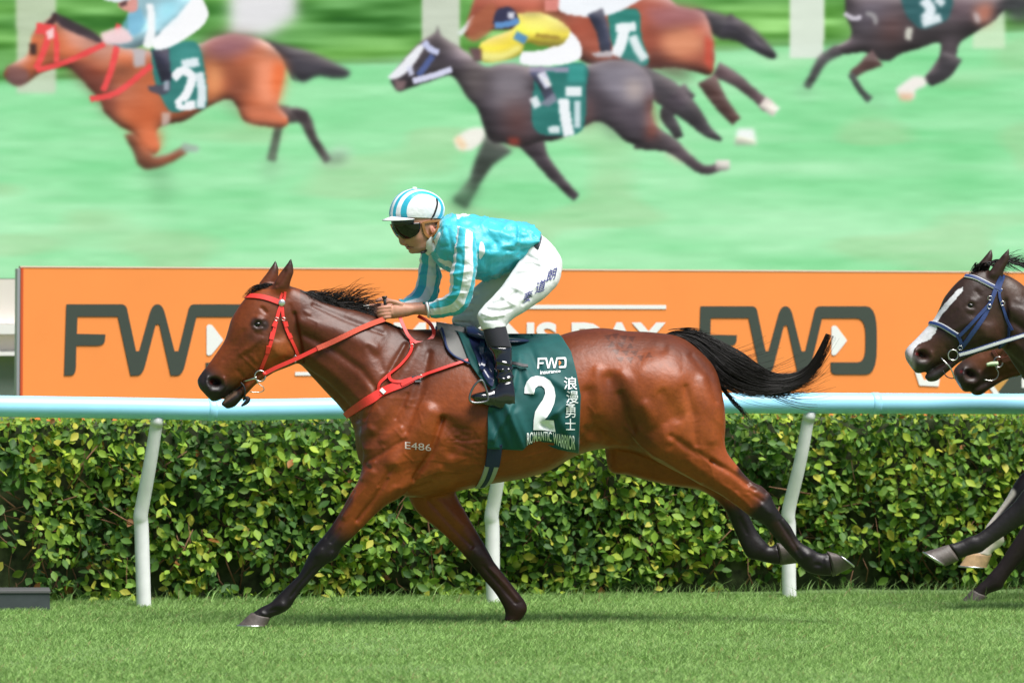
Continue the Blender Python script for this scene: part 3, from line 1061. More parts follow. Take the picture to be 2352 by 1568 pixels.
# --- dark horses at the right
stripe([(0, 180), (100, 230), (230, 340), (390, 440)], [190, 130, 90, 30], (50, 46, 54), 4, .97, ZC)
paint([(940, -60), (2352, -60), (2352, 40), (2200, 60), (2120, 140), (1980, 230), (1850, 320), (1820, 420), (1790, 540), (1640, 640), (1560, 620), (1600, 560), (1690, 420), (1680, 320), (1520, 370), (1380, 410), (1280, 470),
       (1160, 440), (1100, 400), (900, 420), (820, 400), (860, 360), (980, 290), (990, 200), (950, 110)], (72, 63, 68), 4, 1, ZC, form=.8)
paint([(1060, 0), (1300, 0), (1300, 120), (1150, 200), (1040, 220)], (110, 102, 118), 14, .75, ZC)
paint([(1240, 120), (1400, 110), (1400, 280), (1240, 330)], (108, 66, 60), 14, .75, ZC)
paint([(1780, -40), (1980, -20), (1940, 120), (1800, 120)], (116, 88, 98), 12, .7, ZC)
stripe([(900, 380), (770, 460), (690, 600), (640, 680)], [90, 80, 62, 60], (66, 60, 66), 5, .93, ZC)
stripe([(640, 680), (620, 760)], [60, 120], (150, 205, 160), 10, .7, ZC)
stripe([(1200, 440), (1080, 520), (1000, 580)], [150, 80, 60], (90, 58, 58), 4, .95, ZC)
stripe([(990, 570), (1060, 690), (1140, 780)], [50, 46, 60], (52, 50, 54), 4, .92, ZC)
stripe([(1160, 790), (1360, 790)], [60, 70], (152, 206, 166), 12, .7, ZC)
stripe([(1790, 420), (1720, 560), (1600, 630)], [170, 110, 80], (58, 54, 60), 4, .97, ZC)
paint([(1340, 690), (1480, 590), (1570, 600), (1580, 660), (1500, 700), (1490, 760), (1380, 750)], (250, 242, 236), 5, .97, ZC)
paint([(1360, 720), (1490, 720), (1470, 785), (1380, 780)], (228, 180, 146), 6, .85, ZC)
stripe([(940, 90), (1000, 130), (1075, 125)], 36, (214, 208, 220), 3, .9, ZC)
stripe([(1110, 90), (1170, 110), (1190, 180)], 34, (170, 168, 168), 4, .8, ZC)
paint([(1380, -40), (1760, -60), (1760, 120), (1660, 180), (1540, 210), (1430, 110)], (38, 92, 96), 4, .95, ZC)
stripe([(1560, -20), (1620, 60), (1570, 140)], 84, (240, 250, 255), 4, .95, ZC)
stripe([(1550, 170), (1700, 120)], 70, (238, 248, 252), 4, .93, ZC)
stripe([(1660, -30), (1720, 20)], 60, (238, 248, 252), 4, .9, ZC)
stripe([(1450, 200), (1440, 300)], 54, (214, 214, 200), 4, .92, ZC)
paint([(1960, 40), (2080, 0), (2110, 80), (2060, 170), (1980, 150)], (206, 128, 104), 7, .9, ZC)
paint([(1950, 80), (2000, 90), (2010, 170), (1970, 160)], (206, 196, 196), 5, .8, ZC)
paint([(2190, -60), (2352, -60), (2420, 120), (2290, 160), (2200, 80)], (56, 60, 62), 8, .9, ZC)

mot = vnoise(_g * np.array([1, 4.5, 1]) + 31, 22.0).reshape(SH, SW)[..., None] - .5
mot2 = vnoise(_g * np.array([1, 6, 1]) + 41, 14.0).reshape(SH, SW)[..., None] - .5
lum = IMG.mean(-1, keepdims=True)
IMG[:] = IMG + (mot * 16 + mot2 * 12) * np.clip(1.25 - lum / 255, .25, 1)
for c_ in range(3):
    IMG[..., c_] = gblur(IMG[..., c_], .5)
IMG[:] = IMG * .95 + 10
rgb = np.clip(IMG, 0, 255) / 255.0
lin = np.where(rgb <= .04045, rgb / 12.92, ((rgb + .055) / 1.055) ** 2.4)
SCF = Frame(0.0, 7.6, 6.0)
sv = np.array([SCF.P(x, y) for x, y in ((SX0, SY0), (SX1, SY0), (SX0, SY1), (SX1, SY1))])
uu, vv = (CX / (SW - 1)).ravel()[:, None], (CY / (SH - 1)).ravel()[:, None]
# a true rectangle on the screen plane
tl = sv[0]; wv_ = sv[1] - sv[0]; zt, zb = CAM_H + (HORIZON - SY0) / FPX * 34.0, CAM_H + (HORIZON - SY1) / FPX * 34.0
xs = np.array([SCF.P(x, 400.0) for x in (SX0 + np.arange(SW) * SP)])
zs = np.array([SCF.P(1176.0, y)[2] for y in (SY0 + np.arange(SH) * SP)])
VV = np.repeat(xs[None], SH, 0).copy()
VV[..., 2] = zs[:, None]
SI = np.arange(SW * SH).reshape(SH, SW)
SFc = np.stack([SI[1:, :-1], SI[1:, 1:], SI[:-1, 1:], SI[:-1, :-1]], -1).reshape(-1, 4)

led = bpy.data.materials.new('video wall picture')
led.use_nodes = True
nt = led.node_tree
b = nt.nodes['Principled BSDF']
b.inputs['Base Color'].default_value = (.01, .01, .01, 1)
b.inputs['Roughness'].default_value = .9
b.inputs['Specular IOR Level'].default_value = .1
at = nt.nodes.new('ShaderNodeAttribute')
at.attribute_name = 'Col'
tc = nt.nodes.new('ShaderNodeTexCoord')
sp = nt.nodes.new('ShaderNodeSeparateXYZ')
nt.links.new(tc.outputs['Object'], sp.inputs[0])


def wave(sock, pitch):
    m = nt.nodes.new('ShaderNodeMath'); m.operation = 'MULTIPLY'; m.inputs[1].default_value = 2 * math.pi / pitch
    nt.links.new(sock, m.inputs[0])
    s = nt.nodes.new('ShaderNodeMath'); s.operation = 'COSINE'
    nt.links.new(m.outputs[0], s.inputs[0])
    return s.outputs[0]


mm = nt.nodes.new('ShaderNodeMath'); mm.operation = 'ADD'
nt.links.new(wave(sp.outputs['X'], .0098), mm.inputs[0])
nt.links.new(wave(sp.outputs['Z'], .0098), mm.inputs[1])
mr = nt.nodes.new('ShaderNodeMapRange')
mr.inputs['From Min'].default_value, mr.inputs['From Max'].default_value = -2, 2
mr.inputs['To Min'].default_value, mr.inputs['To Max'].default_value = .80, 1.20
nt.links.new(mm.outputs[0], mr.inputs['Value'])
nt.links.new(at.outputs['Color'], b.inputs['Emission Color'])
sc_ = nt.nodes.new('ShaderNodeMath'); sc_.operation = 'MULTIPLY'; sc_.inputs[1].default_value = 1.0 / 2 ** SC.view_settings.exposure
nt.links.new(mr.outputs['Result'], sc_.inputs[0])
nt.links.new(sc_.outputs[0], b.inputs['Emission Strength'])

screen_o = SCF.P(1176, 1200, 20)
screen_o[2] = 0
screen = root('video_screen', screen_o, 'giant video screen showing galloping horses on green turf above the orange board', 'screen')
put('display', VV.reshape(-1, 3), SFc, led, screen, smooth=False, color=lin.reshape(-1, 3))
zb = float(zs[-1]); ztop = float(zs[0])
e0, e1 = xs[0].copy(), xs[-1].copy()
dark = mat('screen casing', (.05, .05, .055), .6)
cream = mat('screen base cream', (.72, .66, .60), .7, noise=.05, nscale=4)
pale = mat('screen base white ledge', (.82, .80, .78), .6)


def wall(p, q, z0, z1, t0, t1):
    p, q = np.array(p, float), np.array(q, float)
    pts = [p + SCF.et * t0, q + SCF.et * t0, q + SCF.et * t1, p + SCF.et * t1]
    V = np.array([[a[0], a[1], z] for z in (z0, z1) for a in pts])
    return V, [(3, 2, 1, 0), (4, 5, 6, 7), (0, 1, 5, 4), (1, 2, 6, 5), (2, 3, 7, 6), (3, 0, 4, 7)]


V, F = wall(e0, e1, zb, ztop, .02, .5)
put('casing', V, F, dark, screen, smooth=False)
zz = lambda y: SCF.P(20, y)[2]
V, F = wall(e0, e1, zz(743), zb - .004, .0, .45)
put('cream_fascia', V, F, cream, screen, smooth=False)
V, F = wall(e0, e1, zz(767), zz(744), -.09, .45)
put('ledge', V, F, pale, screen, smooth=False)
V, F = wall(e0, e1, zz(806), zz(768), .0, .45)
put('cream_fascia', V, F, cream, screen, smooth=False)
V, F = wall(e0, e1, zz(816), zz(807), -.09, .45)
put('ledge', V, F, pale, screen, smooth=False)
V, F = wall(e0, e1, 0, zz(817), .02, .45)
put('lower_wall', V, F, mat('screen base green grey', (.20, .25, .22), .3, noise=.2, nscale=3), screen, smooth=False)
# ---------------------------------------------------------------- the winning bay horse
HF = Frame(0.0, 0.0, 6.0)

TORSO = [
    (1655, 905, 1663, 985, 0, 50, 0), (1641, 848, 1655, 1040, 0, 92, 0), (1612, 810, 1625, 1085, 0, 116, .02),
    (1562, 774, 1565, 1080, 0, 130, .05), (1500, 763, 1500, 1054, 0, 136, .08), (1440, 760, 1440, 1034, 0, 134, .1),
    (1380, 753, 1380, 1031, 0, 131, .12), (1320, 760, 1322, 1047, 0, 132, .1), (1262, 777, 1262, 1080, 0, 138, .08),
    (1200, 788, 1200, 1099, 0, 144, .08), (1130, 786, 1128, 1111, 0, 144, .1), (1062, 772, 1060, 1126, 0, 136, .16),
    (1000, 757, 1000, 1139, 0, 124, .24), (942, 756, 935, 1141, 0, 112, .3), (900, 747, 868, 1112, 0, 102, .32),
    (876, 731, 824, 1055, 0, 93, .3), (848, 720, 813, 985, 0, 80, .25), (815, 711, 788, 943, 0, 66, .18),
    (780, 704, 748, 899, 0, 55, .12), (740, 690, 712, 860, 0, 47, .08), (704, 668, 690, 838, 0, 42, .05), (674, 657, 682, 826, 0, 38, 0), (640, 652, 676, 800, 0, 30, 0)]
HEAD = [
    (655, 655, 715, 760, 0, 30, 0), (608, 654, 696, 795, 0, 37, 0), (566, 682, 690, 822, 0, 43, -.05), (534, 727, 678, 838, 0, 48, -.02),
    (524, 757, 650, 847, 0, 45, -.02), (515, 783, 622, 858, 0, 39, 0), (496, 812, 592, 868, 0, 33, .03), (478, 837, 562, 880, 0, 28, .04),
    (463, 856, 535, 897, 0, 27, -.05), (453.5, 873, 512, 914, 0, 28, -.1), (458, 890, 497, 921, 0, 24, -.1), (468, 902, 487, 922, 0, 15, -.1)]
JAW = [(620, 828, 642, 847, 0, 30, 0), (578, 866, 592, 879, 0, 23, 0), (556, 881, 572, 899, 0, 20, 0), (534, 899, 554, 918, 0, 19, 0),
       (514, 918, 540, 933, 0, 17, 0), (507, 928, 522, 939, 0, 11, 0)]
EARS = [[(626, 668, 657, 676, -20, 11, 0), (631, 655, 662, 660, -21, 12, 0), (640, 636, 671, 634, -22, 10, 0), (653, 616, 672, 615, -23, 7, 0), (662, 603, 671, 603, -23.5, 4, 0), (667, 593, 669.5, 593, -24, 1.6, 0)],
        [(592, 662, 626, 672, 20, 11, 0), (599, 650, 632, 656, 21, 11, 0), (614, 629, 637, 632, 22, 9, 0), (622, 616, 638, 617, 23, 7, 0), (628, 606, 636, 607, 23.5, 4, 0), (631.5, 598, 634, 598, 24, 1.6, 0)]]
NEAR_FORE = [
    (850, 985, 985, 1010, -70, 42, 0), (834, 1040, 965, 1075, -74, 44, 0), (829, 1080, 945, 1112, -74, 43, 0), (818, 1110, 924, 1141, -72, 39, 0),
    (799, 1144, 887, 1161, -68, 32, 0), (783, 1173, 853, 1189, -65, 27, 0), (757, 1214, 812, 1231, -62, 23, 0), (734, 1242, 785, 1256, -60, 23, 0),
    (714, 1267, 771, 1280, -59, 23.5, 0), (703, 1290, 742, 1299, -58, 19, 0), (686, 1321, 710, 1334, -57, 14.5, 0), (660, 1347, 685, 1361, -56, 13.5, 0),
    (638, 1369, 670, 1387, -55, 16, 0), (624, 1383, 658, 1400, -55, 17.5, 0), (612, 1389, 641, 1409, -55, 15, 0), (597, 1397, 625, 1415, -55, 14, 0), (577, 1411, 616, 1422, -55, 17, 0)]
FAR_FORE = [
    (935, 1080, 1040, 1085, 66, 40, 0), (935, 1130, 1046, 1126, 66, 38, 0), (946, 1163, 1058, 1152, 64, 34, 0), (977, 1192, 1072, 1180, 61, 29, 0),
    (1008, 1217, 1090, 1211, 59, 25, 0), (1040, 1246, 1109, 1244, 58, 23, 0), (1064, 1272, 1125, 1274, 57, 23.5, 0), (1088, 1300, 1134, 1291, 56, 19, 0),
    (1112, 1329, 1155, 1318, 55, 15, 0), (1137, 1358, 1181, 1351, 55, 14, 0), (1152, 1381, 1202, 1378, 55, 16.5, 0), (1161, 1399, 1209, 1397, 55, 18, 0),
    (1162, 1414, 1201, 1415, 55, 15, 0), (1158, 1424, 1190, 1428, 55, 14, 0)]
NEAR_HIND = [
    (1470, 900, 1640, 900, -66, 60, 0), (1452, 985, 1660, 975, -68, 66, 0), (1484, 1043, 1667, 1030, -68, 60, 0), (1538, 1075, 1683, 1055, -67, 50, 0),
    (1598, 1107, 1706, 1085, -66, 40, 0), (1651, 1134, 1727, 1105, -64, 31, 0), (1696, 1164, 1752, 1119, -62, 25, 0), (1727, 1187, 1768, 1138, -61, 24, 0),
    (1744, 1197, 1781, 1164, -60, 24, 0), (1759, 1206, 1795, 1185, -59, 19, 0), (1777, 1228, 1813, 1207, -58, 15.5, 0), (1799, 1253, 1828, 1233, -57, 14.5, 0),
    (1820, 1277, 1842, 1249, -56, 16.5, 0), (1837, 1296, 1860, 1259, -56, 18, 0), (1855, 1311, 1876, 1269, -56, 16.5, 0), (1880, 1318, 1890, 1273, -56, 15, 0), (1909, 1320, 1902, 1270, -56, 17, 0)]
FAR_HIND = [
    (1385, 1000, 1520, 960, 66, 52, 0), (1398, 1078, 1520, 1000, 66, 52, 0), (1440, 1091, 1570, 1020, 66, 50, 0), (1490, 1105, 1610, 1055, 66, 45, 0),
    (1540, 1115, 1642, 1085, 66, 40, 0), (1602, 1124, 1668, 1105, 64, 32, 0), (1638, 1142, 1700, 1122, 62, 26, 0), (1656, 1158, 1712, 1146, 61, 24, 0),
    (1671, 1178, 1716, 1176, 60, 21, 0), (1684, 1207, 1728, 1203, 59, 16, 0), (1697, 1236, 1738, 1222, 58, 15, 0), (1708, 1261, 1750, 1238, 57, 17, 0),
    (1720, 1279, 1759, 1248, 57, 18, 0), (1742, 1285, 1765, 1255, 57, 16, 0), (1766, 1291, 1775, 1254, 57, 15, 0), (1791, 1295, 1783, 1250, 57, 17, 0)]

HOOVES = {  # (top front, top rear, sole front, sole rear, t, half width)
    'near_fore': ((574, 1409), (621, 1419), (545, 1436), (613, 1436), -55, 24),
    'far_fore': ((1158, 1428), (1192, 1432), (1136, 1450), (1183, 1454), 55, 21),
    'near_hind': ((1918, 1321), (1902, 1266), (1961, 1300), (1921, 1271), -56, 23),
    'far_hind': ((1796, 1297), (1786, 1246), (1836, 1292), (1806, 1250), 57, 23)}


def hoof_shape(fr, spec):
    tf, tr, sf, sr, t, w = spec
    L = lambda a, b, k: (a[0] + (b[0] - a[0]) * k, a[1] + (b[1] - a[1]) * k)
    st = []
    for k, e in ((-.12, .7), (0, .86), (.05, .9), (.5, .96), (.9, 1.02), (.94, 1.04), (1, 1.04)):
        a, b = L(tf, sf, k), L(tr, sr, k)
        st.append((*a, *b, t, w * e * (.84 + .16 * k), .12))
    return loft(fr, st, 24, 2)


def strokes(V, N, fr, px, items):
    """muscles, veins and hollows: (points, radius, height mm, side) raised along the surface normal"""
    side = (V - fr.o) @ fr.et
    nt = np.abs(N @ fr.et)
    D = np.zeros(len(V))
    for pts, r, h, sd in items:
        if h < 0 and 5 < r < 20 and pts[0][1] > 680:
            r, h = r * .8, h * 1.2
        m = (px[:, 0] > min(p[0] for p in pts) - 3 * r) & (px[:, 0] < max(p[0] for p in pts) + 3 * r) & \
            (px[:, 1] > min(p[1] for p in pts) - 3 * r) & (px[:, 1] < max(p[1] for p in pts) + 3 * r)
        if sd == 'n':
            m &= side < -0.012
        elif sd == 'f':
            m &= side > 0.012
        idx = np.nonzero(m)[0]
        if not len(idx):
            continue
        d = seg_dist(px[idx], pts)
        if len(pts) > 1:
            a, b = np.array(pts[0], float), np.array(pts[-1], float)
            u = ((px[idx] - a) @ (b - a)) / ((b - a) @ (b - a))
            d = d * (1 + .5 * np.clip(np.abs(u - .5) * 2 - .35, 0, 1) ** 2 * 2)
        D[idx] += (1.15 if r < 14 else 1.7) * h * 0.001 * np.exp(-(d / r) ** 2) * sstep(0.05, 0.45, nt[idx])
    return V + N * D[:, None]


MUSCLE = [
    # shoulder blade, its spine, triceps and point of shoulder
    ([(960, 800), (905, 900), (862, 985)], 17, 7, 'n'), ([(930, 790), (868, 900), (838, 960)], 9, -7, 'n'), ([(985, 810), (965, 900), (935, 990)], 13, -6, 'n'),
    ([(985, 945), (945, 1010), (905, 1060)], 30, 13, 'n'), ([(1015, 960), (990, 1040), (950, 1100)], 10, -13, 'n'), ([(850, 985), (843, 1030)], 20, 9, 'n'),
    ([(838, 1060), (880, 1040), (930, 1010)], 8, -6, 'n'), ([(868, 940), (850, 975)], 12, 5, 'n'), ([(820, 1060), (850, 1075)], 8, -6, 'n'),
    ([(1010, 1075), (960, 1095), (920, 1120)], 13, 8, 'n'), ([(990, 1110), (940, 1125)], 6, -5, 'n'),
    # forearm
    ([(855, 1085), (825, 1130), (790, 1185)], 13, 8, 'n'), ([(890, 1100), (855, 1150), (820, 1195)], 6, -7, 'n'), ([(905, 1120), (870, 1160), (825, 1208)], 10, 6, 'n'),
    ([(815, 1130), (780, 1190), (750, 1235)], 4, -4, 'n'), ([(780, 1215), (760, 1245)], 5, -4, 'n'),
    ([(738, 1262), (728, 1275)], 9, 4, 'n'), ([(764, 1268), (756, 1285)], 6, 5, 'n'), ([(725, 1300), (690, 1340), (668, 1370)], 3.2, -5, 'n'), ([(732, 1304), (698, 1344), (676, 1374)], 3.5, 3, 'n'),
    ([(650, 1390)], 9, 6, 'n'), ([(640, 1398), (622, 1402)], 5, -4, 'n'), ([(600, 1406), (612, 1412)], 5, 4, 'n'),
    # neck: jugular groove, crest, mastoid, vertebral bulges
    ([(700, 850), (745, 880), (790, 925), (820, 965)], 9, -8, 'n'), ([(715, 820), (770, 860), (825, 915)], 13, 6, 'n'),
    ([(700, 770), (760, 800), (830, 850), (870, 900)], 12, -6, 'n'), ([(690, 740), (770, 760), (860, 800)], 20, 6, 'n'), ([(720, 700), (800, 735), (880, 765)], 9, -4, 'n'),
    ([(676, 720), (686, 780), (694, 830)], 7, -9, 'n'), ([(700, 715), (712, 722)], 5, 3, 'n'), ([(845, 800), (870, 825), (880, 850)], 12, -4, 'n'),
    # head: cheek, facial crest, eye socket, nasal bone, nostril, lips
    ([(650, 790), (640, 810)], 27, 6, 'n'), ([(666, 700), (676, 760), (682, 820)], 5, -3, 'n'), ([(602, 778), (572, 800), (552, 812)], 8, 4, 'n'), ([(588, 800), (568, 816), (548, 826)], 10, -1.6, 'n'),
    ([(560, 760), (540, 790), (515, 825)], 11, -2.5, 'n'), ([(590, 729), (606, 733)], 6, 4, 'n'), ([(578, 742), (588, 734), (600, 736), (608, 746)], 3.6, 4, 'n'), ([(582, 752), (592, 757), (603, 754)], 3.4, 4, 'n'),
    ([(591, 744)], 7, -5, 'n'), ([(612, 718), (600, 706)], 6, -5, 'n'), ([(585, 765), (600, 768)], 5, -3, 'n'),
    ([(556, 818), (575, 835), (590, 850)], 3, 3, 'n'), ([(575, 815), (590, 830)], 6, 3, 'n'), ([(545, 850), (560, 866)], 5, -3, 'n'),
    ([(476, 866), (474, 882), (484, 897), (504, 897), (517, 886), (514, 868)], 5, 7, 'n'), ([(485, 873), (502, 881)], 11, -20, 'n'), ([(488, 876), (499, 881)], 6, -10, 'n'),
    ([(472, 908), (500, 905), (520, 893)], 6, 3, 'n'), ([(562, 880), (535, 899), (510, 917)], 2.4, -6, 'n'), ([(524, 925), (545, 912)], 6, 3, 'n'),
    # ears hollow
    ([(637, 655), (655, 622)], 5, -6, 'n'),
    # barrel: wrinkled skin behind the elbow, ribs, flank
    ([(1030, 1000), (1060, 1012), (1105, 1009)], 5, -2, 'n'), ([(1045, 1022), (1090, 1036)], 3.5, -2, 'n'), ([(1052, 1046), (1080, 1050), (1112, 1060)], 4, -1.6, 'n'), ([(1062, 990), (1068, 1050)], 3, -1.2, 'n'), ([(1088, 992), (1092, 1052)], 3, -1.2, 'n'),
    ([(1040, 978), (1085, 990)], 4, -1.6, 'n'), ([(1000, 1095), (1060, 1090), (1110, 1070)], 8, -5, 'n'),
    ([(1350, 900), (1362, 960), (1395, 1010)], 24, -7, 'n'), ([(1345, 985), (1375, 1000), (1420, 1020)], 14, -5, 'n'), ([(1400, 870), (1412, 930), (1435, 985)], 27, -10, 'n'),
    ([(1372, 850), (1376, 900), (1372, 950)], 18, 5, 'n'), ([(1428, 860), (1462, 905), (1490, 970)], 20, 6, 'n'), ([(1350, 1010), (1400, 1020), (1440, 1026)], 8, 5, 'n'),
    # quarters and deep hollows
    ([(1020, 965), (1055, 1000), (1040, 1040)], 22, -9, 'n'), ([(1335, 1010), (1365, 985), (1385, 1000)], 12, -6, 'n'), ([(1425, 905), (1440, 960), (1455, 990)], 16, -9, 'n'), ([(1100, 1085), (1200, 1075), (1290, 1045)], 22, 5, 'n'),
    ([(880, 1010), (920, 985)], 14, 6, 'n'), ([(935, 905), (910, 960)], 9, -4, 'n'), ([(955, 880), (935, 930)], 9, 4, 'n'), ([(860, 1062), (835, 1100)], 7, 5, 'n'), ([(905, 1070), (870, 1115)], 6, -5, 'n'),
    ([(1520, 905), (1560, 960)], 20, -5, 'n'), ([(1480, 930), (1540, 1010)], 18, 6, 'n'),
    ([(1480, 860), (1550, 870)], 60, 10, 'n'), ([(1430, 790), (1520, 800)], 26, -5, 'n'), ([(1590, 815), (1628, 860), (1645, 920)], 13, -5, 'n'), ([(1615, 870), (1630, 950), (1635, 1010)], 20, 6, 'n'),
    ([(1575, 890), (1595, 960), (1600, 1020)], 13, -6, 'n'), ([(1470, 990), (1530, 1035)], 25, 9, 'n'), ([(1440, 985), (1490, 1030), (1560, 1075), (1610, 1105)], 7, 6, 'n'),
    ([(1445, 1000), (1500, 1055)], 5, -3, 'n'), ([(1540, 1000), (1590, 1035), (1640, 1060)], 10, -6, 'n'), ([(1635, 1060), (1680, 1082), (1720, 1110)], 8, -9, 'n'), ([(1585, 1060), (1640, 1100), (1690, 1140)], 11, 7, 'n'),
    ([(1700, 1105), (1735, 1125)], 6, -4, 'n'), ([(1690, 1130), (1725, 1165)], 5, 4, 'n'), ([(1720, 1130), (1752, 1150)], 6, -3, 'n'), ([(1764, 1132), (1772, 1142)], 6, 4, 'n'), ([(1748, 1160), (1768, 1178)], 7, 4, 'n'),
    ([(1790, 1195), (1815, 1235), (1832, 1262)], 3, -4, 'n'), ([(1800, 1192), (1825, 1232)], 3.4, 3, 'n'), ([(1856, 1276)], 10, 6, 'n'), ([(1872, 1296), (1884, 1298)], 6, -4, 'n'), ([(1896, 1285), (1900, 1305)], 6, 4, 'n'), ([(1830, 1262), (1842, 1278)], 5, -3, 'n'),
    # veins
    ([(905, 985), (930, 1010), (925, 1040), (950, 1060)], 2.4, 2.2, 'n'), ([(870, 1010), (885, 1035), (875, 1062)], 2.2, 2, 'n'), ([(960, 1098), (1010, 1080), (1060, 1088), (1100, 1072)], 2.6, 2.2, 'n'), ([(1150, 1062), (1200, 1050), (1262, 1032)], 2.4, 1.8, 'n'),
    ([(1600, 1040), (1630, 1065), (1640, 1095)], 2.4, 2.2, 'n'), ([(1660, 1110), (1690, 1130), (1705, 1150)], 2.2, 2, 'n'), ([(604, 788), (582, 808), (586, 836)], 2, 1.8, 'n'), ([(565, 798), (547, 820), (550, 842)], 2, 1.6, 'n'),
    ([(840, 1120), (815, 1150), (800, 1186)], 2.2, 2, 'n'), ([(872, 1102), (862, 1136), (840, 1165)], 2.2, 2, 'n'), ([(1352, 930), (1366, 950), (1360, 976)], 2.4, 2, 'n'), ([(980, 900), (960, 940), (972, 975)], 2.4, 1.8, 'n'), ([(705, 730), (730, 742), (726, 765)], 2.2, 2, 'n'),
    # far legs
    ([(985, 1150), (1040, 1210), (1085, 1255)], 7, -6, 'f'), ([(1010, 1150), (1060, 1205)], 10, 6, 'f'), ([(1110, 1300), (1150, 1345), (1185, 1385)], 4, -5, 'f'), ([(1125, 1305), (1165, 1345), (1192, 1378)], 4, 4, 'f'),
    ([(1085, 1262), (1100, 1280)], 8, 4, 'f'), ([(1700, 1190), (1716, 1225)], 4, -4, 'f'),
]


def widen(st, k):
    out = []
    for s in st:
        cx, cy = (s[0] + s[2]) / 2, (s[1] + s[3]) / 2
        out.append((cx + (s[0] - cx) * k, cy + (s[1] - cy) * k, cx + (s[2] - cx) * k, cy + (s[3] - cy) * k, s[4], s[5]))
    return out


def slimk(l):
    """a little extra girth on the lower limb, lost again when the surface is smoothed"""
    n = len(l)
    return [widen([s], 1 + .09 * min(1, max(0, i / n - .3) * 4))[0] for i, s in enumerate(l)]


def horse_body(fr, legs, vox=0.0055, muscle=True):
    parts = [loft(fr, TORSO, 72, 9), loft(fr, HEAD, 48, 6), loft(fr, JAW, 20, 3)] + [loft(fr, [(*(s[:4]), s[4], s[5] * 1.25) if i else s for i, s in enumerate(widen(e, 1.22))], 16, 5) for e in EARS] + [loft(fr, [tuple(s) for s in slimk(l)], 32, 6) for l in legs]
    V, F = fuse(parts, vox)
    E = edges_of(F)
    px = to_px(V)
    side = (V - fr.o) @ fr.et / U
    w = np.full(len(V), 0.5)
    V = relax(V, E, w, 3)
    big = np.zeros(len(V))

    def zone(pts, r, s=1.0, cond=None):
        z = s * (1 - sstep(r * .55, r, seg_dist(px, pts)))
        if cond is not None:
            z = np.where(cond, z, 0)
        np.maximum(big, z, out=big)
    zone([(960, 1000), (870, 1000), (845, 1080), (930, 1130), (990, 1090)], 60)
    zone([(940, 1140), (1040, 1135)], 42)
    zone([(1460, 920), (1470, 1000), (1540, 1060), (1650, 1040), (1655, 920)], 62)
    zone([(1400, 1030), (1500, 1095)], 45)
    zone([(672, 668), (690, 700), (690, 830)], 44)
    zone([(600, 668), (680, 668)], 20, .8)
    V = relax(V, E, big, 55)
    px = to_px(V)
    if muscle:
        N = vnormals(V, F)
        V = strokes(V, N, fr, px, MUSCLE)
        zn = np.maximum(1 - sstep(60, 110, seg_dist(px, [(900, 930), (900, 1080), (1030, 1060)])), 1 - sstep(50, 90, seg_dist(px, [(1560, 1040), (1690, 1120), (1640, 1000)])))
        zn = np.maximum(zn, .8 * (1 - sstep(30, 60, seg_dist(px, [(600, 800), (560, 830), (640, 800)]))))
        rv = vnoise(V * np.array([1, 1, 1.6]) + 3, 11)
        V = V + N * (zn * .0016 * (1 - np.abs(2 * rv - 1)) ** 7 * 1.0)[:, None]
        zw = 1 - sstep(26, 48, seg_dist(px, [(1045, 1010), (1095, 1030)]))
        wr = vnoise(np.stack([px[:, 0] * .02, px[:, 1] * .115, px[:, 0] * 0], 1), 1.0) + .6 * vnoise(np.stack([px[:, 0] * .10, px[:, 1] * .03, px[:, 0] * 0 + 5], 1), 1.0)
        V = V - N * (zw * .0042 * (1 - np.abs(2 * (wr / 1.6) - 1)) ** 4)[:, None] * (((V - fr.o) @ fr.et) < 0)[:, None]
        V = relax(V, E, 0.5, 1)
    return V, F, E


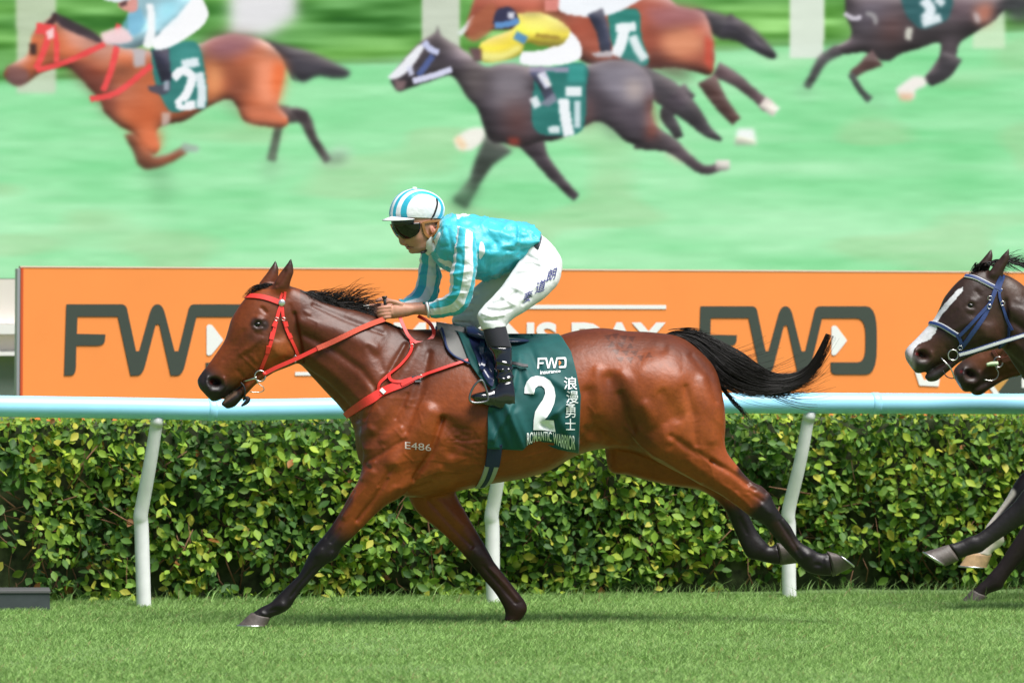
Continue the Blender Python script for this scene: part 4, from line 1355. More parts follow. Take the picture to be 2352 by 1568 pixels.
def coat(V, fr, N):
    """bay coat: red brown body, darker top line, black points"""
    px = to_px(V)
    s = (V - fr.o) @ fr.et / U
    n1 = vnoise(V, 9) - .5
    n2 = vnoise(V, 40) - .5
    x, y = px[:, 0] + n1 * 14, px[:, 1] + n1 * 14
    bay = np.array([.255, .054, .0100])
    deep = np.array([.052, .0125, .0050])
    gold = np.array([.40, .105, .022])
    black = np.array([.0085, .0058, .0055])
    C = np.tile(bay, (len(V), 1))

    def mix(w, col):
        w = np.clip(w, 0, 1)[:, None]
        C[:] = C * (1 - w) + np.asarray(col) * w
    q = np.stack([x, y], 1)
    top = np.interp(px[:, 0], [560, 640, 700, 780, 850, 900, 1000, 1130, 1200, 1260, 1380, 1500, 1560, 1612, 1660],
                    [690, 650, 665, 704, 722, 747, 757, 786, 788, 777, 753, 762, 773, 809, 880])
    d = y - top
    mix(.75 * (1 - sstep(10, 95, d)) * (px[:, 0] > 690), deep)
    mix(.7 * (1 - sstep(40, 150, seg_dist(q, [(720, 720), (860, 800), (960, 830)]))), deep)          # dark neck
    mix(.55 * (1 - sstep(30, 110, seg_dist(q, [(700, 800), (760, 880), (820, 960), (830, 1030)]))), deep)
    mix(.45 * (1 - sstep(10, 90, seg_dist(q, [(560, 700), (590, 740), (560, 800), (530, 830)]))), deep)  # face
    mix(.55 * (1 - sstep(10, 60, seg_dist(q, [(1415, 900), (1430, 960), (1470, 1000)]))), deep)  # shade of the flank hollow put into the coat colour
    mix(.45 * (1 - sstep(10, 45, seg_dist(q, [(1040, 970), (1080, 1020)]))), deep)  # shade in the recess behind the elbow, painted as darker coat
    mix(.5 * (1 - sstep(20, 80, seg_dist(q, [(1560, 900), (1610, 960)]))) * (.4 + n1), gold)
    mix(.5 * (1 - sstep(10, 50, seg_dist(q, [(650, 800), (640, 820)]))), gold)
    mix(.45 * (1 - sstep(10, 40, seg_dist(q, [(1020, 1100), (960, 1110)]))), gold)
    # muzzle, eye surround, ears
    mix(1 - sstep(24, 62, seg_dist(q, [(462, 880), (490, 905), (530, 925)])), [.020, .014, .013])
    mix(.9 * (1 - sstep(8, 18, seg_dist(q, [(586, 742), (604, 744)]))), [.02, .012, .010])
    mix(.5 * (1 - sstep(8, 30, seg_dist(q, [(580, 765), (600, 772)]))), [.05, .02, .012])
    ear = (px[:, 1] < 664) & (px[:, 0] < 680)
    mix(np.where(ear, .55 + .45 * (1 - sstep(600, 640, px[:, 1])), 0), [.028, .016, .013])
    mix(.85 * (1 - sstep(8, 12, np.hypot((px[:, 0] - 495) / 1.5, px[:, 1] - 877.5))) * (s < 0), [.006, .002, .002])
    mix(.7 * (1 - sstep(3, 6, np.hypot((px[:, 0] - 487) / 1.0, px[:, 1] - 877))) * (s < 0), [.09, .008, .007])
    mix(.95 * (1 - sstep(1.6, 3.4, seg_dist(px, [(556, 886), (535, 900), (511, 918)]))), [.006, .004, .004])
    mix(.7 * (1 - sstep(3, 7, seg_dist(px, [(514, 921), (527, 911), (540, 902)]))) * (s < 0), [.20, .12, .08])
    # black points, running up the front of each limb
    nf = (s < -20)
    k = sstep(-50, 25, (q - (775, 1215)) @ np.array([-.66, .75]))
    mix(np.where(nf & (px[:, 0] < 960) & (px[:, 1] > 1090), k, 0), black)
    mix(np.where(nf & (px[:, 0] < 960) & (px[:, 1] > 1100), .75 * (1 - sstep(6, 22, seg_dist(q, [(800, 1150), (750, 1226)]))), 0), black)
    ff = (s > 15)
    k = sstep(-50, 40, (q - (1060, 1250)) @ np.array([.6, .8]))
    mix(np.where(ff & (px[:, 0] > 900) & (px[:, 0] < 1300) & (px[:, 1] > 1130), k * .93, 0), black)
    mix(np.where(ff & (px[:, 0] > 900) & (px[:, 0] < 1300) & (px[:, 1] > 1300), .55 * (1 - sstep(3, 12, seg_dist(q, [(1130, 1300), (1180, 1370)]))), 0), [.07, .022, .012])
    k = np.maximum(sstep(-18, 22, (q - (1735, 1150)) @ np.array([.8, .6])), .9 * (1 - sstep(4, 20, seg_dist(q, [(1705, 1085), (1760, 1130)]))))
    mix(np.where(nf & (px[:, 0] > 1640) & (px[:, 1] > 1040), k, 0), black)
    mix(np.where(nf & (px[:, 0] > 1760) & (px[:, 1] > 1190), .4 * (1 - sstep(4, 16, seg_dist(q, [(1780, 1205), (1825, 1255)]))), 0), [.05, .018, .011])
    mix(np.where(ff & (px[:, 0] > 1600) & (px[:, 1] > 1090), sstep(1115, 1190, y + .3 * (x - 1650)), 0), black)
    # clipped triangles and dapples on the croup
    for tri in TRIS:
        m = in_poly(px, tri) & (s < 0)
        C[m] *= np.array([.6, .62, .7])
    C *= (1 + .22 * n2 + .25 * n1)[:, None]
    return np.clip(C, 0.002, 1)


def in_poly(Q, poly):
    poly = np.asarray(poly, float)
    x, y = Q[:, 0], Q[:, 1]
    r = np.zeros(len(Q), bool)
    j = len(poly) - 1
    for i in range(len(poly)):
        xi, yi, xj, yj = *poly[i], *poly[j]
        c = ((yi > y) != (yj > y)) & (x < (xj - xi) * (y - yi) / (yj - yi + 1e-12) + xi)
        r ^= c
        j = i
    return r


TRIS = []
for (cx, cy) in [(1412, 772), (1432, 776), (1405, 790), (1426, 792), (1447, 794), (1414, 808), (1436, 810), (1457, 811), (1424, 826), (1446, 826), (1470, 822), (1395, 775), (1450, 778), (1490, 815)]:
    TRIS.append([(cx - 9, cy + 7), (cx + 9, cy + 6), (cx + 1, cy - 8)] if (cx * 7 + cy) % 2 else [(cx - 9, cy - 5), (cx + 10, cy - 7), (cx + 3, cy + 8)])

coat_mat = mat('bay coat', rough=.43, spec=.36, attr='Col', bump=.16, bscale=42, noise=.12, nscale=70)
hoof_mat = mat('dark hoof horn', (.085, .068, .058), .5, bump=.15, bscale=90, noise=.3, nscale=40)
shoe_mat = mat('horseshoe metal', (.55, .55, .55), .35, metal=1.0)
eye_mat = mat('horse eye', (.006, .004, .003), .16, spec=.45)

horse_base = HF.P(1200, 1432, 0)
horse_base[2] = 0
horse = root('galloping_horse', horse_base, 'bay racehorse with red bridle at full gallop, nearest the camera', 'horse', 'racehorses')
HV, HFc, HE = horse_body(HF, [NEAR_FORE, FAR_FORE, NEAR_HIND, FAR_HIND])
HN = vnormals(HV, HFc)
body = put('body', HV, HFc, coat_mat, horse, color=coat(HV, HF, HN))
HBVH = bvh_of(HV, HFc)
for k, spec in HOOVES.items():
    V, F = hoof_shape(HF, spec)
    hf = put('hoof', V, F, hoof_mat, horse)
    A_, B_ = HF.P(*spec[2], spec[4]), HF.P(*spec[3], spec[4])
    a_ = np.linspace(-2.3, 2.3, 24)
    V, F = tube((A_ + B_) / 2 + np.cos(a_)[:, None] * (A_ - B_) / 2 + np.sin(a_)[:, None] * HF.et * spec[5] * U, .0042, 7)
    put('horseshoe', V, F, shoe_mat, hf)
EYEC = HF.P(592, 744.5, -38.2)
V, F = ellipsoid(EYEC, [HF.es * .0185, np.array([0, 0, .0125]), HF.et * .0145], 20, 14)
put('eye', V, F, eye_mat, horse)
# ---------------------------------------------------------------- helpers that lay things on the horse
def surf(bvh, fr, px, py, off=0.0, far=False):
    """point and normal where a sideways line through picture point (px, py) meets the surface"""
    p0 = fr.P(px, py, 0)
    e = fr.et
    if far:
        o, d = p0 + e * .8, -e
    else:
        o = np.array([0.0, -CAM_D, CAM_H])
        d = (p0 - o) / np.linalg.norm(p0 - o)
        o = p0 - d * 1.2
    loc, nor, i, dist = bvh.ray_cast(Vector(o), Vector(d), 2.0)
    if loc is None:
        loc, nor, i, dist = bvh.find_nearest(Vector(p0))
    loc, nor = np.array(loc), np.array(nor)
    if nor @ d > 0:
        nor = -nor
    return loc + nor * off, nor


def strap(bvh, fr, pts, width, thick=.004, off=.003, sub=5, far=False):
    K = catmull(np.array(pts, float), sub)
    P3, N3 = [], []
    for x, y in K:
        p, n = surf(bvh, fr, x, y, off, far)
        P3.append(p)
        N3.append(n)
    P3, N3 = np.array(P3), np.array(N3)
    for _ in range(2):
        P3[1:-1] = .5 * P3[1:-1] + .25 * (P3[:-2] + P3[2:])
        N3[1:-1] = .5 * N3[1:-1] + .25 * (N3[:-2] + N3[2:])
    return ribbon(P3, N3, np.asarray(width) * U if np.ndim(width) == 0 else np.interp(np.linspace(0, 1, len(P3)), np.linspace(0, 1, len(width)), width) * U, thick)


def Z1(*p):
    return [(401.9 + x * .29297, 545.5 + y * .29297) for x, y in p]


def Z3(*p):
    return [(976.2 + x * .27475, 689.1 + y * .27475) for x, y in p]


def ring(c, ax, ay, r, seg=28):
    a = np.linspace(0, 2 * math.pi, seg, endpoint=False)
    P = np.asarray(c) + np.cos(a)[:, None] * np.asarray(ax) + np.sin(a)[:, None] * np.asarray(ay)
    P = np.concatenate([P, P[:1]])
    V, F = tube(P, r, 8, 1, cap=False)
    return V, F


def hair(P3s, r0, r1, seg=3):
    """many tapered strands joined; P3s list of (k,3) arrays"""
    VV, FF, n = [], [], 0
    for P in P3s:
        k = len(P)
        T = np.gradient(P, axis=0)
        T /= np.linalg.norm(T, axis=1)[:, None] + 1e-9
        ref = np.array([.31, .67, .67])
        n1 = np.cross(T, ref)
        n1 /= np.linalg.norm(n1, axis=1)[:, None] + 1e-9
        n2 = np.cross(T, n1)
        rr = np.linspace(r0, r1, k)[:, None]
        R = [P + rr * (math.cos(a) * n1 + math.sin(a) * n2) for a in np.arange(seg) * 2 * math.pi / seg]
        V = np.stack(R, 1).reshape(-1, 3)
        i = np.arange(k - 1)[:, None] * seg + np.arange(seg)[None]
        j = np.arange(k - 1)[:, None] * seg + (np.arange(seg)[None] + 1) % seg
        FF.append(np.stack([i, j, j + seg, i + seg], -1).reshape(-1, 4) + n)
        VV.append(V)
        n += len(V)
    return np.concatenate(VV), np.concatenate(FF)


# ---------------------------------------------------------------- mane, forelock and tail of the bay
hair_mat = mat('black horse hair', (.0095, .0065, .0055), .42, spec=.25, noise=.4, nscale=120)


def mane_strands(fr, n, crest, tuft, seed, lift=1.0):
    r = np.random.default_rng(seed)
    C = np.array(crest, float)
    out = []
    for _ in range(n):
        u = r.random()
        k = u * (len(C) - 1)
        i = min(int(k), len(C) - 2)
        x, y = C[i] + (C[i + 1] - C[i]) * (k - i)
        t = r.uniform(-9, 5)
        tw = sum(a * math.exp(-((x - cx) / w) ** 2) for cx, w, a in tuft)
        L = r.uniform(26, 52) * (1 + .5 * tw)
        up = tw * r.uniform(-.15, 1.0) * lift
        side = -r.uniform(2, 16) * (1 - .5 * tw)
        sl = r.uniform(.05, .28) if tw < .4 else r.uniform(-.2, .25)
        pts = []
        bend = r.uniform(-.3, .5) * tw
        for q in np.linspace(0, 1, 9):
            dx = L * q
            dy = L * q * (sl + .30) - up * 34 * math.sin(min(q * 1.5, 1.4)) + bend * 16 * q * q
            dy += (1 - tw) * 8 * q * q + 2.2 * math.sin(q * 7 + u * 40) * q
            pts.append(fr.P(x + dx, y + 3 + dy, t + side * q + r.normal(0, .3)))
        out.append(np.array(pts))
    return out


M = mane_strands(HF, 950, [(652, 661), (680, 661), (704, 668), (740, 690), (780, 704), (815, 712)], [(752, 32, 1.35), (790, 26, 1.3), (712, 16, .35)], 3, 1.15)
M += mane_strands(HF, 120, [(815, 711), (848, 720), (880, 733), (905, 748)], [(905, 20, .35)], 4, .7)
V, F = hair(M, .0019, .0004)
put('mane', V, F, hair_mat, horse)
r_ = np.random.default_rng(5)
fl = []
for _ in range(150):
    x, y = r_.uniform(598, 642), 0
    y = 657 + abs(x - 622) * .12 + r_.uniform(-4, 6)
    L = r_.uniform(20, 44)
    fl.append(np.array([HF.P(x - L * q, y + L * (.30 * q + .25 * q * q) - 8 * math.sin(q * 3), r_.uniform(-14, 14) * (1 - .3 * q) - 3) for q in np.linspace(0, 1, 8)]))
V, F = hair(fl, .0018, .0005)
put('forelock', V, F, hair_mat, horse)

TP = catmull(np.array([(1518, 772, 2), (1545, 768, 9), (1575, 772, 15), (1605, 786, 25), (1640, 814, 36), (1680, 845, 44), (1720, 866, 38), (1770, 879, 25), (1820, 873, 16), (1858, 850, 10), (1882, 812, 7), (1899, 766, 2)], float), 8)
ts = []
r_ = np.random.default_rng(8)
for i in range(3000):
    a0 = r_.uniform(0, .52) if i > 260 else r_.uniform(0, .2)
    a1 = min(1, a0 + r_.uniform(.28, .62))
    off = r_.normal(0, .5, 2)
    off = np.clip(off, -1, 1)
    m = 14
    pts = []
    fray = r_.exponential(.30)
    for q in np.linspace(0, 1, m):
        k = (a0 + (a1 - a0) * q) * (len(TP) - 1)
        j = min(int(k), len(TP) - 2)
        x, y, w = TP[j] + (TP[j + 1] - TP[j]) * (k - j)
        t = TP[min(j + 1, len(TP) - 1)] - TP[max(j - 1, 0)]
        nx_, ny_ = -t[1], t[0]
        l = math.hypot(nx_, ny_) + 1e-6
        g = w * (.35 + .65 * math.sin(min(1, q * 1.6) * 1.57))
        o1 = off[0] * g + max(0, fray * (1 if off[0] > -.2 else -.5)) * 22 * q * q
        pts.append(HF.P(x + nx_ / l * o1, y + ny_ / l * o1, off[1] * g * .8))
    ts.append(np.array(pts))
for i in range(240):                                            # loose wisps under the tail
    x0, k = r_.uniform(1610, 1760), r_.uniform(.3, 1)
    y0 = np.interp(x0, [1600, 1660, 1720, 1780], [795, 850, 885, 893])
    L = r_.uniform(50, 190)
    cv = r_.uniform(.0, .7)
    ts.append(np.array([HF.P(x0 + L * q, y0 + L * (cv * q - .35 * q * q) + 10 * q, r_.normal(0, 2) + 8 * q) for q in np.linspace(0, 1, 12)]))
for i in range(46):                                            # a falling lock beside the buttock
    L = r_.uniform(.7, 1.15)
    ts.append(np.array([HF.P(1648 + r_.uniform(-6, 6) + 78 * L * q ** 1.2, 866 + 100 * L * q ** .9 + r_.normal(0, 1), -12 + r_.normal(0, 2)) for q in np.linspace(0, 1, 12)]))
for i in range(60):                                            # short ruffled hair over the dock
    x0 = r_.uniform(1532, 1600)
    y0 = np.interp(x0, [1530, 1560, 1600], [758, 755, 768])
    L = r_.uniform(20, 46)
    ts.append(np.array([HF.P(x0 + L * q, y0 + L * (.25 * q * q - .28 * q), r_.uniform(-10, 10)) for q in np.linspace(0, 1, 7)]))
V, F = hair(ts, .0017, .0004)
tail = put('tail', V, F, hair_mat, horse)
core = np.array([HF.P(x, y, 0) for x, y, w in TP])
V, F = tube(core, np.maximum(TP[:, 2] * .55 * U, .002), 12)
put('dock', V, F, hair_mat, tail)

# ---------------------------------------------------------------- red bridle and reins
red_mat = mat('red tack plastic', (.80, .045, .035), .38, spec=.45, noise=.06, nscale=60)
grip_mat = mat('red rubber grip', (.62, .085, .045), .7, noise=.12, nscale=120, bump=.3, bscale=400)
steel_mat = mat('steel', (.62, .60, .57), .28, metal=1.0)
black_mat = mat('black tape', (.012, .012, .015), .55)
bridle = root('bridle', HF.P(620, 780, -40), 'bright red bridle and reins on the bay horse in front', 'bridle', 'bridles')
for pts, w, nm in ((Z1((556, 462), (640, 462), (730, 478), (825, 512)), 12.5, 'browband'), (Z1((836, 520), (806, 600), (778, 720), (735, 880), (668, 1040)), 8.5, 'cheek_strap'),
                   (Z1((838, 520), (848, 640), (880, 740), (930, 845), (968, 925)), 7.5, 'throat_latch'), (Z1((828, 510), (830, 470), (842, 435)), 6.5, 'headpiece'), (Z1((846, 512), (858, 470), (862, 425)), 6, 'headpiece')):
    V, F = strap(HBVH, HF, pts, w)
    put(nm, V, F, red_mat, bridle)
for zx, zy, nm in ((795, 640, 'cheek'), (848, 640, 'throat')):
    p, n = surf(HBVH, HF, *Z1((zx, zy))[0], .009)
    V, F = ring(p, HF.es * .010, np.array([0, 0, .007]), .0014, 16)
    put('buckle', V, F, steel_mat, bridle)
for pts in (Z1((790, 660), (772, 700)), Z1((765, 740), (752, 800)), Z1((735, 850), (725, 905)), Z1((862, 660), (872, 700)), Z1((890, 755), (905, 790))):
    V, F = strap(HBVH, HF, pts, 10.5, .006)
    put('keeper_loop', V, F, red_mat, bridle)
p, n = surf(HBVH, HF, *Z1((835, 516))[0], .010)
V, F = ellipsoid(p, [HF.es * .0165, np.array([0, 0, .0165]), HF.et * .008], 20, 10)
put('rosette', V, F, mat('silver rosette', (.72, .72, .70), .32, metal=.85), bridle)
bit_t = -37
bc = HF.P(*Z1((668, 1085))[0], bit_t)
V, F = ring(bc, HF.es * .024, np.array([0, 0, .025]), .0034)
bit = put('bit_ring', V, F, steel_mat, bridle)
V, F = tube([HF.P(*Z1(q)[0], t) for q, t in (((640, 1095), bit_t), ((590, 1112), bit_t + 5), ((535, 1128), bit_t + 18))], [.0055, .0045, .004], 10, 3)
put('mouthpiece', V, F, steel_mat, bit)
V, F = tube([HF.P(*Z1(q)[0], bit_t + 1) for q in ((640, 1110), (650, 1140), (690, 1170), (697, 1195), (660, 1212), (585, 1208))], .0022, 8, 4)
put('curb_ring', V, F, steel_mat, bit)
V, F = tube([HF.P(*Z1(q)[0], t) for q, t in (((515, 1135), -22), ((540, 1165), -24), ((550, 1215), -24), ((538, 1275), -15))], [.004, .0045, .0045, .005], 8, 3)
tie = put('tongue_tie', V, F, black_mat, bridle)
V, F = tube([HF.P(*Z1(q)[0], -14) for q in ((545, 1255), (575, 1262), (560, 1290), (520, 1320))], [.008, .010, .010, .004], 8, 3)
put('knot', V, F, black_mat, tie)


def rein(pts, width, thick=.005, t0=-38, t1=-30, off=.006):
    K = catmull(np.array(pts, float), 8)
    P3, N3 = [], []
    for i, (x, y) in enumerate(K):
        u = i / (len(K) - 1)
        a = HF.P(x, y, t0 + (t1 - t0) * u)
        s, n = surf(HBVH, HF, x, y, off)
        P3.append(s if (s @ HF.et) < (a @ HF.et) else a)
        N3.append(-HF.et + np.array([0, 0, .15]))
    P3 = np.array(P3)
    for _ in range(10):
        P3[1:-1] = .5 * P3[1:-1] + .25 * (P3[:-2] + P3[2:])
    return ribbon(P3, N3, width * U, thick)


V, F = rein(Z1((705, 1065), (800, 1015), (930, 960), (1125, 866)), 9.5, .004, -38, -56)
put('rein', V, F, red_mat, bridle)
V, F = rein(Z1((1115, 870), (1300, 790), (1480, 710), (1640, 640)), 12.5, .006, -56, -24, .011)
put('rein_grip', V, F, grip_mat, bridle)
V, F = ring(HF.P(*Z1((943, 950))[0], -46), HF.es * .006, np.array([0, 0, .016]), .0016, 16)
put('rein_loop', V, F, steel_mat, bridle)
V, F = tube([HF.P(*Z1((712, 1062))[0], -37), HF.P(*Z1((690, 1075))[0], -37.5)], [.011, .009], 10)
put('rein_end', V, F, red_mat, bridle)
V, F = strap(HBVH, HF, Z1((556, 462), (556, 470)), 12, far=True)
# far rein
K = [HF.P(592, 866, 36), HF.P(700, 815, 52), HF.P(800, 770, 60), HF.P(872, 722, 24)]
V, F = ribbon(np.array(K), np.tile(HF.et, (4, 1)), .022, .005, 6)
put('rein', V, F, red_mat, bridle)
loop = [HF.P(*Z1(q)[0], t) for q, t in (((1762, 622), -18), ((1790, 690), -30), ((1830, 770), -42), ((1890, 822), -46), ((1965, 820), -44), ((2022, 775), -38), ((2025, 720), -26), ((1985, 660), -14), ((1905, 615), -8))]
V, F = ribbon(np.array(loop), np.tile(-HF.et + np.array([0, 0, .5]), (9, 1)), .0165, .004, 6)
put('rein_loop_end', V, F, red_mat, bridle)
V, F = ribbon(np.array([HF.P(*Z1(q)[0], -38) for q in ((2015, 770), (2010, 800), (2000, 832))]), np.tile(-HF.et, (3, 1)), .014, .004, 3)
put('rein_tip', V, F, red_mat, bridle)

# ---------------------------------------------------------------- breastplate
bp = root('breastplate', HF.P(870, 900, -70), 'red breastplate strap with yoke across the bay horse shoulder', 'breastplate')
V, F = strap(HBVH, HF, Z1((1318, 1412), (1365, 1375), (1480, 1300), (1620, 1215), (1760, 1155), (1880, 1108)), [14, 17, 21, 22, 19, 13], .006)
put('chest_band', V, F, red_mat, bp)
V, F = strap(HBVH, HF, Z1((1770, 1158), (1880, 1110), (1990, 1070)) + Z3((200, 560), (320, 523), (455, 482)), 7, .0035, .010)
put('girth_strap', V, F, red_mat, bp)
V, F = strap(HBVH, HF, Z1((1845, 800), (1862, 865), (1835, 930), (1760, 1015), (1685, 1075), (1610, 1125), (1592, 1175), (1620, 1235)), 6.5, .0035, .006)
put('yoke_strap', V, F, red_mat, bp)
V, F = strap(HBVH, HF, Z1((1684, 1078), (1690, 1115), (1730, 1135), (1820, 1128)), 7, .004, .009)
put('yoke_strap', V, F, red_mat, bp)
V, F = strap(HBVH, HF, Z1((1625, 1195), (1650, 1225)), 9, .003, .012)
put('maker_tag', V, F, print_mat, bp)
for q in ((1920, 1097), (1862, 862)):
    p, n = surf(HBVH, HF, *Z1(q)[0], .012)
    V, F = ring(p, HF.es * .010, np.array([0, 0, .009]), .0015, 14)
    put('buckle', V, F, steel_mat, bp)
for q in ((1855, 1100), (1880, 1135)):
    V, F = strap(HBVH, HF, Z1(q, (q[0] + 45, q[1] - 5)), 5, .004, .008)
    put('elastic_end', V, F, black_mat, bp)

# ---------------------------------------------------------------- saddle pad, number cloth, saddle, girth
navy_mat = mat('navy leather', (.016, .024, .075), .28, spec=.5, coat=.3)
green_mat = mat('green number cloth', (.0070, .078, .076), .62, spec=.3, sheen=.15, noise=.10, nscale=30, bump=.05, bscale=700)
TOPX = [1000, 1062, 1130, 1200, 1262, 1320]
TOPY = [753, 768, 781, 783, 773, 756]


def sheet(bvh, xl, xr, hem, top, nu, nv, off, fold=None, far_hem=None, thick=.003):
    """cloth over the back: xl, xr functions of y; hem, top functions of u; runs up the near side, over, and down the far side"""
    rows = []
    for v in np.linspace(0, 1, nv) ** .85:
        row = []
        for u in np.linspace(0, 1, nu):
            y = hem(u) + (top(u) - hem(u)) * v
            x = xl(y) + (xr(y) - xl(y)) * u
            p, n = surf(bvh, HF, x, y, 0)
            d = off + (fold(u, v, x, y) if fold else 0)
            p = p - HF.et * d * (1 - v ** 6) + np.array([0, 0, 1.0]) * off * v ** 3
            if v >= .999:
                p = HF.P(x, y, 0) + np.array([0, 0, off])
            row.append(p)
        rows.append(row)
    for v in np.linspace(1, 0, max(6, nv // 3))[1:]:
        row = []
        for u in np.linspace(0, 1, nu):
            y = hem(u) + (top(u) - hem(u)) * v
            x = xl(y) + (xr(y) - xl(y)) * u
            p, n = surf(bvh, HF, x, y, 0, far=True)
            row.append(p + HF.et * off * (1 - v ** 6) + np.array([0, 0, 1.0]) * off * v ** 3)
        rows.append(row)
    R = np.array(rows)
    m, k = R.shape[:2]
    V = R.reshape(-1, 3)
    I = np.arange(m * k).reshape(m, k)
    F = np.stack([I[:-1, :-1], I[:-1, 1:], I[1:, 1:], I[1:, :-1]], -1).reshape(-1, 4)
    return V, F


def solid(V, F, th):
    N = vnormals(V, F)
    if (N @ HF.et).mean() > 0 and False:
        N = -N
    n = len(V)
    E = np.concatenate([np.stack([F[:, i], F[:, (i + 1) % 4]], 1) for i in range(4)])
    key = np.sort(E, 1)
    _, inv, cnt = np.unique(key, axis=0, return_inverse=True, return_counts=True)
    B = E[cnt[inv.ravel()] == 1]
    side = np.stack([B[:, 1], B[:, 0], B[:, 0] + n, B[:, 1] + n], 1)
    return np.concatenate([V, V - N * th]), np.concatenate([F, F[:, ::-1] + n, side])


ip = lambda xs, ys: (lambda q: float(np.interp(q, xs, ys)))
pad = root('saddle_pad', HF.P(1040, 760, 0), 'grey saddle pad with navy piping under the front of the saddle', 'saddle pad')
V, F = sheet(HBVH, ip([742, 766, 799, 821, 838], [1001, 1013, 1024, 1044, 1078]), ip([742, 838], [1120, 1130]), ip([0, .3, 1], [815, 835, 842]), ip([0, .5, 1], [744, 754, 772]), 26, 22, .011)
put('pad', *solid(V, F, .006), mat('grey pad', (.235, .225, .215), .85, bump=.15, bscale=300), pad)
pp = [(1001, 744), (1012, 757), (1019, 776), (1025, 799), (1034, 813), (1048, 824), (1066, 833), (1086, 841)]
pts = []
for x, y in catmull(np.array(pp, float), 6):
    p, n = surf(HBVH, HF, x, y, .013)
    pts.append(p)
V, F = tube(np.array(pts), .0055, 8)
put('pad_piping', V, F, mat('navy piping', (.015, .03, .11), .6), pad)


def cfold(u, v, x, y):
    f = 0.0
    for (x0, y0, x1, y1, w, a) in ((1150, 905, 1200, 1030, 9, 13), (1125, 950, 1160, 1030, 10, -10), (1175, 890, 1190, 820, 9, 12), (1215, 800, 1235, 850, 9, -11), (1195, 830, 1225, 900, 10, 9),
                                  (1130, 1010, 1175, 930, 7, 9), (1265, 870, 1310, 900, 10, 7), (1255, 960, 1300, 930, 9, 9), (1245, 975, 1262, 985, 6, -8), (1185, 950, 1210, 1010, 12, 10), (1250, 800, 1300, 830, 12, 6), (1060, 770, 1120, 870, 6, 8), (1075, 770, 1130, 860, 5, -8),
                                  (1280, 950, 1325, 1035, 14, 10), (1225, 1015, 1270, 1020, 9, -16)):
        d = seg_dist(np.array([[x, y]]), [(x0, y0), (x1, y1)])[0]
        f += 1.7 * a * .001 * math.exp(-(d / w) ** 2)
    return f + .004 * math.sin(x * .05 + y * .02) * (1 - v)


cloth = root('number_cloth', HF.P(1220, 900, -130), 'dark green number cloth with white number 2 on the bay horse', 'saddlecloth')
CV, CF = sheet(HBVH, ip([748, 780, 840, 868, 892, 936, 1030], [1042, 1056, 1080, 1100, 1126, 1121, 1118]), ip([770, 782, 813, 854, 909, 1041], [1275, 1290, 1311, 1322, 1333, 1328]),
               ip([0, .38, .45, .62, .78, 1], [1030, 1034, 1020, 1018, 1032, 1041]), ip([0, .1, .4, .75, 1], [752, 760, 776, 776, 776]), 90, 90, .020, cfold)
put('cloth', *solid(CV, CF, .003), green_mat, cloth)
CBVH = bvh_of(CV, CF)


def decal(bvh, fr, xy, F, m, parent, name, off=.005, maxlen=4.0):
    V2, F2 = refine(np.asarray(xy), F, maxlen)
    V = np.array([surf(bvh, fr, x, y, 0)[0] - fr.et * off for x, y in V2[:, :2]])
    return put(name, V, F2, m, parent, smooth=False)


def text_decal(s, zx0, zx1, ztop, zbase, m, name='lettering', bold=.02, Z=Z3, bvh=None, parent=None, fr=None, maxlen=3.0, off=.005, shear=0):
    """text between zoom x0..x1; ztop, zbase functions of zoom x"""
    V2, F, e = text_mesh(s, 1.0, bold)
    X = zx0 + V2[:, 0] / e[0] * (zx1 - zx0)
    k = V2[:, 1] / e[1]
    Yv = np.array([zbase(x) + (ztop(x) - zbase(x)) * a for x, a in zip(X, k)])
    X = X + shear * k
    q = np.array(Z(*zip(X, Yv)))
    return decal(bvh or CBVH, fr or HF, q, F, m, parent or cloth, name, off, maxlen)


white_ink = mat('white cloth print', (.82, .84, .84), .6)
TWO = [(830, 778), (832, 730), (850, 680), (885, 645), (930, 632), (990, 640), (1045, 672), (1078, 730), (1090, 800), (1080, 860), (1050, 930), (1020, 975), (998, 1000), (1075, 1005), (1090, 1102), (1000, 1086), (905, 1085), (908, 1000), (920, 930), (950, 880), (985, 830), (1005, 780),
       (1000, 740), (975, 715), (945, 715), (920, 735), (910, 785)]
decal(CBVH, HF, Z3(*TWO), [tuple(range(len(TWO)))], white_ink, cloth, 'number_two', .005, 4)
lg = [(940 + x * .1425, 482 + y * .142 - x * .004) for x, y in rounded(LOGO)]
decal(CBVH, HF, Z3(*lg), [tuple(range(len(lg)))], white_ink, cloth, 'lettering', .005, 2.5)
ar = [(938 + x * .1425, 478 + y * .142) for x, y in rounded(ARROW)]
decal(CBVH, HF, Z3(*ar), [tuple(range(len(ar)))], mat('orange cloth print', (.85, .22, .04), .6), cloth, 'arrow_mark', .006, 3)
text_decal('insurance', 962, 1132, lambda x: 586 - (x - 960) * .04, lambda x: 621 - (x - 960) * .11, white_ink, bold=.02)
for ch, (x0, x1, y0, y1) in zip('浪漫勇士', ((1160, 1272, 638, 748), (1180, 1282, 758, 862), (1172, 1258, 868, 982), (1172, 1258, 990, 1085))):
    text_decal(ch, x0, x1, lambda x, a=y0: a, lambda x, a=y1: a, white_ink, 'chinese_lettering', .004)
bx_ = [850, 900, 980, 1050, 1100, 1180, 1255]
text_decal('ROMANTIC WARRIOR', 852, 1255, ip(bx_, [1108, 1100, 1094, 1100, 1113, 1127, 1130]), ip(bx_, [1214, 1190, 1172, 1180, 1212, 1246, 1251]), white_ink, bold=.012)
brand_mat = mat('white freeze brand', (.50, .42, .38), .8)
